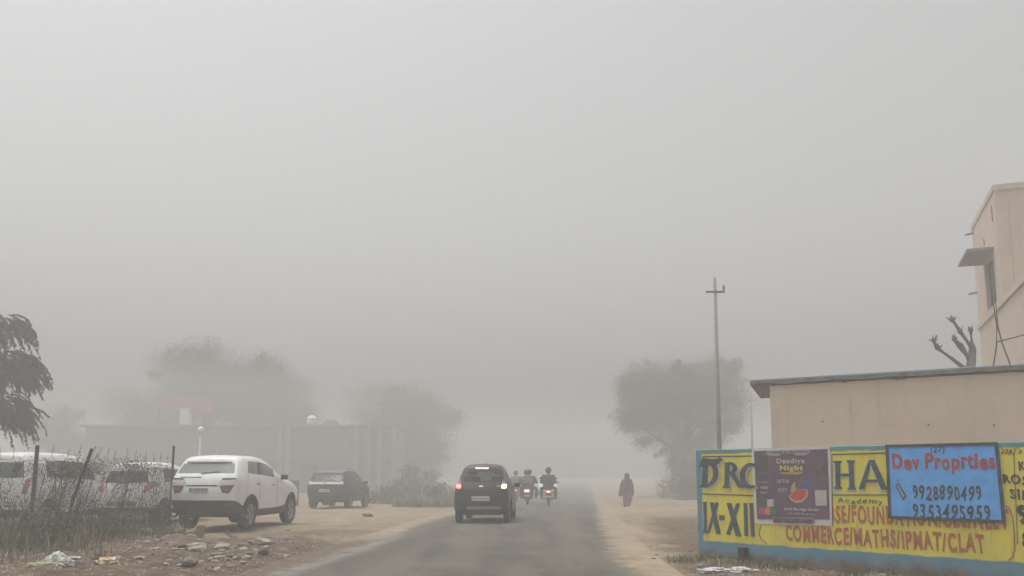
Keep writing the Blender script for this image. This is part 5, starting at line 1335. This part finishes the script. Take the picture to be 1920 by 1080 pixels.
r_ = build_car("dark_suv", "dark compact SUV with a white strip across its tailgate parked further back in the fog", "car", (nx0, 37.3, gz(nx0, 37.3) - .0), -R(7.5), NX); nexon_extra(*r_)

# --- white hatch behind the fence
WHB = dict(HB); WHB.update(W=1.66, L=3.75, paint=WHITE2, rw=.68, fw=3.10, wr=.29, seat=1.9, mir=(2.55, 1.0), zrear=.30,
    st=[(0, 1.47, 1.00, .36, .88), (.06, 1.52, 1.00, .36, .94), (.35, 1.55, 1.0, .32, .985), (.68, 1.56, 1.0, .28, 1.0), (1.35, 1.56, .98, .27, 1.0), (1.43, 1.56, .98, .27, 1.0), (1.90, 1.535, .97, .27, 1.0), (2.32, 1.33, .96, .27, 1.0), (2.80, 1.05, .95, .28, .99), (3.15, .98, .92, .36, .975), (3.45, .90, .85, .38, .94), (3.66, .8, .74, .36, .87), (3.75, .7, .64, .34, .74)],
    yr=(.07, .0, .02, .06, .11, .28, .29), yf=(3.69, 3.75, 3.75, 3.73, 3.69, 3.63, 3.6), paint_=0)
def wh_extra(root, decal, parts, proj):
    for s in (-1, 1):
        decal("tail_lamp", [(s * a, z) for a, z in ((.56, .80), (.63, .78), (.74, .92), (.76, 1.02), (.72, 1.06), (.62, 1.05), (.58, .95))], mat("lens_red_plain", (.34, .06, .065), rough=.3, coat=.4), off=.018)
    decal("badge", [(-.04, .92), (.04, .92), (.05, .95), (.04, .98), (-.04, .98), (-.05, .95)], CHROME, off=.01)
    decal("bumper_seam", [(-.70, .66), (.70, .66), (.70, .672), (-.70, .672)], mat("seam", (.2, .2, .19), rough=.8), off=.003, depth=.01)
    decal("bumper_recess", [(-.42, .44), (.42, .44), (.36, .56), (-.36, .56)], mat("recess_grey", (.22, .21, .2), rough=.8), off=.003, depth=.01)
    decal("tow_cover", [(-.06, .42), (.10, .42), (.09, .54), (-.05, .54)], CLAD, off=.012, depth=.02)
wx, wy = at(232, 23.2), 23.2
r_ = build_car("white_hatchback", "white hatchback with red tail lamps parked behind the wire fence", "car", (wx, wy, gz(wx, wy) + .02), -R(6), WHB); wh_extra(*r_)
# --- white van-like car at the far left
MPV = dict(WHB); MPV.update(W=1.75, L=4.3, rw=.8, fw=3.5, wr=.31, zrear=.32, seat=2.4, mir=(3.1, 1.15),
    st=[(0, 1.72, 1.16, .40, .90), (.06, 1.77, 1.16, .40, .95), (.35, 1.80, 1.15, .34, .99), (.68, 1.81, 1.15, .30, 1.0), (1.55, 1.81, 1.12, .29, 1.0), (1.63, 1.81, 1.12, .29, 1.0), (2.45, 1.78, 1.10, .29, 1.0), (2.85, 1.52, 1.08, .29, 1.0), (3.30, 1.20, 1.08, .30, .99), (3.65, 1.10, 1.04, .36, .975), (4.0, 1.0, .94, .38, .94), (4.2, .9, .82, .36, .87), (4.3, .75, .68, .34, .74)],
    yr=(.07, .0, .02, .05, .09, .22, .23), yf=(4.24, 4.3, 4.3, 4.28, 4.24, 4.18, 4.14))
mx0 = at(-8, 21.2)
r_ = build_car("white_van", "tall white people carrier behind the fence, cut off by the photo's left edge", "car", (mx0, 21.2, gz(mx0, 21.2)), -R(7), MPV)
for s in (-1, 1): r_[1]("tail_lamp", [(s * a, z) for a, z in ((.70, .82), (.80, .82), (.79, 1.2), (.73, 1.2))], MATS["lens_red_plain"], off=.018)
r_[1]("badge", [(-.04, 1.02), (.04, 1.02), (.04, 1.07), (-.04, 1.07)], CHROME, off=.01)
plate(r_[0], r_[1], r_[3], .80, .46, .11, "RJ 14 TC 5582")
# --- white car coming the other way
OC = dict(WHB); OC.update(W=1.70)
ox = at(1021, 60)
r_ = build_car("oncoming_car", "pale white car facing the camera in the fog between the two scooters", "car", (at(1020, 74), 74, dip(74) + .03), R(180 + 3), OC)
for s in (-1, 1): r_[1]("headlight", [(s * a, z) for a, z in ((.45, .66), (.70, .70), (.72, .84), (.50, .78))], mat("headlight_on", (.8, .8, .78), rough=.2, emit=(1, .98, .95), estr=.05), view='front', off=.02)
r_[1]("grille", [(-.38, .50), (.38, .50), (.42, .70), (-.42, .70)], CLAD, view='front', off=.01)

# ------------------------------------------------------------------ people and two-wheelers
SKIN = mat("skin", (.20, .11, .07), rough=.6)
def cloth(nm, c_): return mat("cloth_" + nm, c_, rough=.95, spec=.1, noise_amt=.25, scale=12, bump=.3)
def capsule_fig(nm, label, root_loc, rz, J, clothes, hair=None, bulk=0.0, group=None, hs_=1.0):
    """J : joint dict in local coordinates (facing +y)"""
    t = thing(nm, label, "person", root_loc, rz, group)
    order = ['pelvis', 'waist', 'chest', 'neck', 'headb', 'headt', 'shl', 'ell', 'wrl', 'shr', 'elr', 'wrr', 'hil', 'knl', 'anl', 'tol', 'hir', 'knr', 'anr', 'tor']
    rad = dict(pelvis=(.15, .12), waist=(.13, .10), chest=(.155, .11), neck=(.05, .05), headb=(.072, .085), headt=(.062, .075), shl=.062, ell=.044, wrl=.028, shr=.062, elr=.044, wrr=.028, hil=.09, knl=.06, anl=.04, tol=.03, hir=.09, knr=.06, anr=.04, tor=.03)
    idx = {k: i for i, k in enumerate(order)}
    E = [('pelvis', 'waist'), ('waist', 'chest'), ('chest', 'neck'), ('neck', 'headb'), ('headb', 'headt'), ('chest', 'shl'), ('shl', 'ell'), ('ell', 'wrl'), ('chest', 'shr'), ('shr', 'elr'), ('elr', 'wrr'),
         ('pelvis', 'hil'), ('hil', 'knl'), ('knl', 'anl'), ('anl', 'tol'), ('pelvis', 'hir'), ('hir', 'knr'), ('knr', 'anr'), ('anr', 'tor')]
    pts = [J[k] for k in order]; me = skin_mesh("body", pts, [(idx[a], idx[b_]) for a, b_ in E], [rad[k] for k in order], 0, 2)
    # fingers on both hands
    bm = bmesh.new(); bm.from_mesh(me)
    for h_, e_ in (('wrl', 'ell'), ('wrr', 'elr')):
        w_ = Vector(J[h_]); d = (w_ - Vector(J[e_])).normalized(); s = d.cross(Vector((0, 0, 1)))
        s = s.normalized() if s.length > .05 else Vector((1, 0, 0)); n_ = s.cross(d)
        tube(bm, [w_ - d * .01, w_ + d * .04, w_ + d * .085], [.026, .038, .030], 8)
        for k, l in ((-1.5, .055), (-.5, .068), (.5, .064), (1.5, .05)):
            b0 = w_ + d * .08 + s * k * .017; tube(bm, [b0, b0 + d * l * .55 - n_ * .008, b0 + d * l * .85 - n_ * .035], [.0085, .008, .006], 5)
        b0 = w_ + d * .03 + s * .03 * (1 if h_ == 'wrl' else -1); tube(bm, [b0, b0 + d * .03 + s * .02 * (1 if h_ == 'wrl' else -1) - n_ * .02], [.010, .008], 5)
    # face : nose, ears, eye sockets
    hb, ht = Vector(J['headb']), Vector(J['headt']); hc = (hb + ht) / 2; up_ = (ht - hb).normalized(); fw = Vector((0, 1, 0)) - up_ * up_.y; fw.normalize(); rt = fw.cross(up_)
    tube(bm, [hc + fw * .085 + up_ * .03, hc + fw * .112 - up_ * .012, hc + fw * .09 - up_ * .02], [.008, .014, .008], 6)
    for s in (-1, 1): tube(bm, [hc + rt * s * .082 + up_ * .02, hc + rt * s * .092, hc + rt * s * .082 - up_ * .025], [.008, .014, .008], 6)
    tube(bm, [hc + fw * .086 + rt * .022 - up_ * .05, hc + fw * .095 - up_ * .05, hc + fw * .086 - rt * .022 - up_ * .05], [.004, .007, .004], 5)
    bo = obj("body", bm, SKIN, t, True)
    def garment(nm_, keys, edges, infl, m_):
        ii_ = {k: i for i, k in enumerate(keys)}
        r_2 = [tuple(np.array(rad[k] if isinstance(rad[k], tuple) else (rad[k], rad[k])) + infl.get(k, infl['*'])) for k in keys]
        me_ = skin_mesh(nm_, [J[k] for k in keys], [(ii_[a], ii_[b_]) for a, b_ in edges], r_2, 0, 2); mesh_obj(nm_, me_, m_, bo if False else t, True)
    garment("jacket", ['pelvis', 'waist', 'chest', 'shl', 'ell', 'wrl', 'shr', 'elr', 'wrr'], [('pelvis', 'waist'), ('waist', 'chest'), ('chest', 'shl'), ('shl', 'ell'), ('ell', 'wrl'), ('chest', 'shr'), ('shr', 'elr'), ('elr', 'wrr')], {'*': .022 + bulk * .5, 'wrl': .012, 'wrr': .012, 'chest': .05 + bulk, 'waist': .07 + bulk * 1.1, 'pelvis': .05 + bulk, 'ell': .035, 'elr': .035, 'shl': .03, 'shr': .03}, clothes[0])
    garment("trousers", ['pelvis', 'hil', 'knl', 'anl', 'hir', 'knr', 'anr'], [('pelvis', 'hil'), ('hil', 'knl'), ('knl', 'anl'), ('pelvis', 'hir'), ('hir', 'knr'), ('knr', 'anr')], {'*': .014, 'pelvis': .012, 'anl': .02, 'anr': .02}, clothes[1])
    for k, a in (('tol', 'anl'), ('tor', 'anr')):
        bm = bmesh.new(); q = Vector(J[a]); z = Vector(J[k]); d = (z - q); d.z = 0; d = d.normalized() if d.length > .01 else Vector((0, 1, 0))
        tube(bm, [q - d * .05 + Vector((0, 0, -.03)), q + d * .04 + Vector((0, 0, -.035)), q + d * .17 + Vector((0, 0, -.05))], [.038, .045, .034], 8); obj("shoe", bm, mat("shoe", (.03, .025, .022), rough=.7), t, True)
    bm = bmesh.new(); bmesh.ops.create_icosphere(bm, subdivisions=3, radius=1)
    for v in bm.verts:
        c = v.co.copy(); v.co = hc + up_ * .035 + rt * c.x * .098 + fw * (c.y * .112 - .012) + up_ * c.z * .118
    kill = [f for f in bm.faces if (f.calc_center_median() - hc).dot(fw) > .035 and (f.calc_center_median() - hc).dot(up_) < .05]
    if hair != 'helmet': kill += [f for f in bm.faces if (f.calc_center_median() - hc).dot(up_) < -.05]
    bmesh.ops.delete(bm, geom=list(set(kill)), context='FACES')
    r0 = 1.22 if hair == 'helmet' else (1.16 if hair == 'scarf' else 1.05)
    for v in bm.verts: v.co = hc + (v.co - hc) * r0
    r = bmesh.ops.extrude_face_region(bm, geom=bm.faces[:])
    for g in r['geom']:
        if isinstance(g, bmesh.types.BMVert): g.co = hc + (g.co - hc) * 1.05
    bmesh.ops.recalc_face_normals(bm, faces=bm.faces)
    obj("helmet" if hair == 'helmet' else ("scarf" if hair == 'scarf' else "hair"), bm, clothes[2], t, True)
    return t
def widen(t, k):
    t.scale = (k, 1, 1)
def seated(y=0, z=.80, h=0, spread=.24, arms=(.33, .62, 1.02), back=0):
    """rider sitting at (y, z), hands on the bar"""
    ay, az = arms[1], arms[2]; ax = arms[0]
    J = dict(pelvis=(0, y, z + .10), waist=(0, y + .02, z + .26), chest=(0, y + .07, z + .46 + h), neck=(0, y + .09, z + .60 + h), headb=(0, y + .11, z + .68 + h), headt=(0, y + .11, z + .80 + h))
    for s, k in ((-1, 'l'), (1, 'r')):
        J['sh' + k] = (s * .205, y + .07, z + .52 + h); J['el' + k] = (s * (.27), y + .22 + back, z + .28); J['wr' + k] = (s * ax, ay, az)
        J['hi' + k] = (s * .10, y + .03, z + .06); J['kn' + k] = (s * spread, y + .42, z - .02); J['an' + k] = (s * (spread - .02), y + .30, z - .42); J['to' + k] = (s * spread, y + .42, z - .46)
    return J
def wheel_thin(r, wd, name, parent, y, disc):
    bm = bmesh.new()
    lathe(bm, [(-wd / 2, r - wd * .9), (-wd * .45, r - wd * .3), (-wd * .2, r), (wd * .2, r), (wd * .45, r - wd * .3), (wd / 2, r - wd * .9)], 28, 'X', closed=True)
    o = obj(name, bm, TYRE, parent, True); o.location = (0, y, r)
    bm = bmesh.new(); lathe(bm, [(-.02, r - wd), (.02, r - wd), (.02, r - wd - .02), (-.02, r - wd - .02)], 24, 'X', closed=True)
    for k in range(5 if disc else 8): bx(bm, -.015, .015, -.02, .02, .02, r - wd, RX(2 * math.pi * k / (5 if disc else 8)))
    lathe(bm, [(-.05, .035), (.05, .035)], 10, 'X'); obj("rim", bm, RIMD, o)
def motorcycle(nm, label, loc, rz, paintm, lamp, scooter=False, w_lamp=.10):
    t = thing(nm, label, "scooter" if scooter else "motorcycle", loc, rz)
    wb = 1.25; r = .23 if scooter else .30
    wheel_thin(r, .10, "wheel", t, .25, True); wheel_thin(r, .09, "wheel", t, .25 + wb, True)
    bm = bmesh.new()
    if scooter:
        rbx(bm, -.19, .19, -.02, .78, .34, .70, r=.09, seg=3); rbx(bm, -.16, .16, .72, 1.25, .20, .30, r=.03); rbx(bm, -.21, .21, 1.18, 1.30, .25, .92, r=.05, seg=3); rbx(bm, -.09, .09, -.10, .3, .40, .60, r=.05)
    else:
        rbx(bm, -.12, .12, -.05, .55, .52, .70, r=.05, seg=3); rbx(bm, -.15, .15, .75, 1.18, .70, .95, r=.09, seg=3); rbx(bm, -.06, .06, -.22, .45, .54, .62, r=.025)
    obj("body", bm, paintm, t, True)
    bm = bmesh.new(); rbx(bm, -.14, .14, -.05, .78, .70, .80, r=.045, seg=3); obj("seat", bm, mat("seat_black", (.025, .025, .025), rough=.7), t, True)
    if not scooter:
        bm = bmesh.new(); rbx(bm, -.14, .14, .55, .95, .28, .62, r=.05); tube(bm, [(0, .25, .3), (0, .6, .34)], .04, 6); obj("engine", bm, RIMD, t)
    bm = bmesh.new(); rbx(bm, -.035, .035, -.20, .12, r - .03, r * 1.9 + .06, r=.02, M=T(0, 0, 0)); rbx(bm, -.09, .09, -.16, -.06, r + .02, r + .30, r=.02); obj("rear_mudguard", bm, mat("guard_black", (.03, .03, .03), rough=.7), t)
    bm = bmesh.new(); tube(bm, [(-.09, .25 + wb, r), (-.08, 1.32, .80), (-.06, 1.22, 1.0)], .025, 7); tube(bm, [(.09, .25 + wb, r), (.08, 1.32, .80), (.06, 1.22, 1.0)], .025, 7); obj("fork", bm, RIMD, t, True)
    bm = bmesh.new(); tube(bm, [(-.34, 1.03, 1.03), (-.16, 1.16, 1.06), (0, 1.2, 1.0), (.16, 1.16, 1.06), (.34, 1.03, 1.03)], .016, 7); obj("handlebar", bm, BLACKT, t, True)
    for s in (-1, 1):
        bm = bmesh.new(); tube(bm, [(s * .22, 1.12, 1.05), (s * .33, 1.15, 1.22)], .008, 5); rbx(bm, s * .36 - .07, s * .36 + .07, 1.13, 1.16, 1.20, 1.29, r=.014); obj("mirror", bm, CHROME if s == 1 else BLACKT, t)
        bm = bmesh.new(); tube(bm, [(s * .12, .35, .32), (s * .26, .36, .32)], .018, 6); rbx(bm, s * .17 - .035, s * .17 + .035, -.12, -.06, .60, .64, r=.01); obj("foot_peg", bm, BLACKT, t)
    bm = bmesh.new(); tube(bm, [(.16, .75, .28), (.18, .2, .32), (.18, -.12, .38)], [.03, .045, .045], 8); obj("exhaust", bm, RIMD, t, True)
    bm = bmesh.new(); rbx(bm, -w_lamp, w_lamp, -.245, -.20, .60, .60 + w_lamp * .95, r=.03, seg=3); obj("tail_lamp", bm, lamp, t, True)
    bm = bmesh.new(); rbx(bm, -.11, .11, -.215, -.20, .40, .47, r=.006, seg=1); obj("number_plate", bm, PLATE, t)
    bm = bmesh.new(); bmesh.ops.create_icosphere(bm, subdivisions=2, radius=.09, matrix=T(0, 1.34, .92)); obj("headlight", bm, LENS_CLR, t, True)
    return t
LR2 = mat("scooter_lamp_lit", (.6, .05, .04), rough=.3, emit=(1, .42, .38), estr=2.4)
# right-hand rider
bx0, by0 = at(1028, 39.6), 39.6
motorcycle("motorcycle", "motorcycle with a round lit tail lamp, the right-hand one of those ahead on the road", (bx0, by0, dip(by0) + .03), -R(3), mat("bike_dark", (.03, .03, .033), rough=.35), LR2, w_lamp=.095)
BK, GY_ = cloth("black", (.035, .034, .034)), cloth("greyblue", (.06, .065, .07))
widen(capsule_fig("person", "bulky dark-jacketed rider alone on the right-hand motorcycle", (bx0, by0, dip(by0) + .03), -R(3), seated(.28, .79, 0.02, spread=.30, arms=(.34, .98, 1.05)), (BK, GY_, BK), 'helmet', bulk=.085), 1.10)
# middle scooter with two on it
b2x, b2y = at(988, 42.2), 42.2
motorcycle("scooter", "scooter with a wide lit tail lamp carrying two people, left of the motorcycle", (b2x, b2y, dip(b2y) + .03), -R(3), mat("scooter_grey", (.07, .07, .07), rough=.4), LR2, scooter=True, w_lamp=.13)
T1, T2 = cloth("taupe", (.13, .12, .11)), cloth("grey", (.07, .068, .065))
widen(capsule_fig("person", "passenger in a pale grey top sitting at the back of the middle scooter", (b2x - .03, b2y, dip(b2y) + .03), -R(3), seated(.06, .78, -.03, spread=.25, arms=(.20, .50, .95)), (T1, T2, T2), 'scarf', bulk=.075), 1.10)
widen(capsule_fig("person", "dark-clothed rider steering the middle scooter in front of the passenger", (b2x + .10, b2y + .02, dip(b2y) + .03), -R(3), seated(.48, .78, 0, spread=.30, arms=(.34, 1.0, 1.04)), (BK, GY_, BK), 'hair', bulk=.04), 1.10)
# third, partly behind the hatchback's mirror
b3x, b3y = at(966, 50), 50
motorcycle("scooter", "faint scooter with a small tail lamp half hidden behind the dark hatchback's mirror", (b3x, b3y, dip(b3y) + .03), -R(4), mat("scooter_pink", (.30, .14, .13), rough=.5), LR2, scooter=True, w_lamp=.08)
widen(capsule_fig("person", "faint grey-clad rider on the farthest scooter beside the dark hatchback", (b3x, b3y, dip(b3y) + .03), -R(4), seated(.35, .78, .05, spread=.27, arms=(.34, 1.0, 1.04)), (cloth("mist", (.16, .155, .15)), GY_, GY_), 'scarf', bulk=.075), 1.10)

# walking woman wrapped in a shawl
wx_, wy_ = at(1175.5, 41.5), 41.5
J = dict(pelvis=(0, 0, .88), waist=(0, .0, 1.04), chest=(.0, .02, 1.22), neck=(0, .03, 1.38), headb=(0, .05, 1.46), headt=(0, .05, 1.56), shl=(-.17, .02, 1.30), ell=(-.25, .02, 1.06), wrl=(-.20, .16, .86), shr=(.17, .02, 1.30), elr=(.22, .06, 1.06), wrr=(.12, .2, 1.06),
         hil=(-.09, 0, .84), knl=(-.10, .12, .47), anl=(-.09, .02, .09), tol=(-.09, .15, .03), hir=(.09, 0, .84), knr=(.09, .02, .46), anr=(.08, -.16, .12), tor=(.08, -.05, .03))
gzw = gz(wx_, wy_)
MAU, RED_ = cloth("mauve", (.13, .095, .105)), cloth("redpink", (.28, .12, .125))
wl_ = capsule_fig("person", "woman walking away along the sandy verge, wrapped in a mauve shawl over a reddish skirt", (wx_, wy_, gzw), -R(2), J, (MAU, RED_, MAU), 'scarf')
def drape(nm, prof, m_, par, seed, cut=None, n=40):
    bm = bmesh.new(); rings = []
    for (z, rx, ry, cx, cyy) in prof:
        ring = []
        for k in range(n):
            a = 2 * math.pi * k / n; f = 1 + .06 * math.sin(a * 7 + seed + z * 2) * (1.4 - z) + .05 * noise.noise(Vector((math.cos(a) * 2, math.sin(a) * 2, z * 3 + seed)))
            zz = z + (.07 * math.sin(a * 2 + seed) + .05 * math.sin(a + 2.6)) * (1 if z == prof[0][0] else 0)
            ring.append(bm.verts.new((cx + math.cos(a) * rx * f, cyy + math.sin(a) * ry * f, zz)))
        rings.append(ring)
    for a_, b_ in zip(rings, rings[1:]):
        for k in range(n): bm.faces.new((a_[k], a_[(k + 1) % n], b_[(k + 1) % n], b_[k]))
    if prof[-1][1] < .09: bm.faces.new(rings[-1])
    o = obj(nm, bm, m_, par, True); return o
wl_.scale = (1.06, .95, .93)
drape("skirt", [(.10, .17, .17, -.01, -.03), (.35, .20, .18, 0, 0), (.6, .20, .17, 0, 0), (.95, .18, .14, 0, 0)], RED_, wl_, 1)
drape("shawl", [(.60, .34, .20, -.04, .0), (.80, .335, .20, -.02, .01), (1.05, .30, .185, 0, .02), (1.25, .24, .16, 0, .02), (1.37, .16, .13, 0, .03), (1.44, .115, .12, 0, .03), (1.52, .112, .125, 0, .035), (1.60, .09, .10, 0, .04), (1.645, .04, .05, 0, .04)], MAU, wl_, 3)
bm = bmesh.new(); tube(bm, [(-.27, .05, .86), (-.32, .03, .62), (-.27, .0, .50)], [.02, .04, .03], 7); obj("shawl_end", bm, MAU, wl_, True)
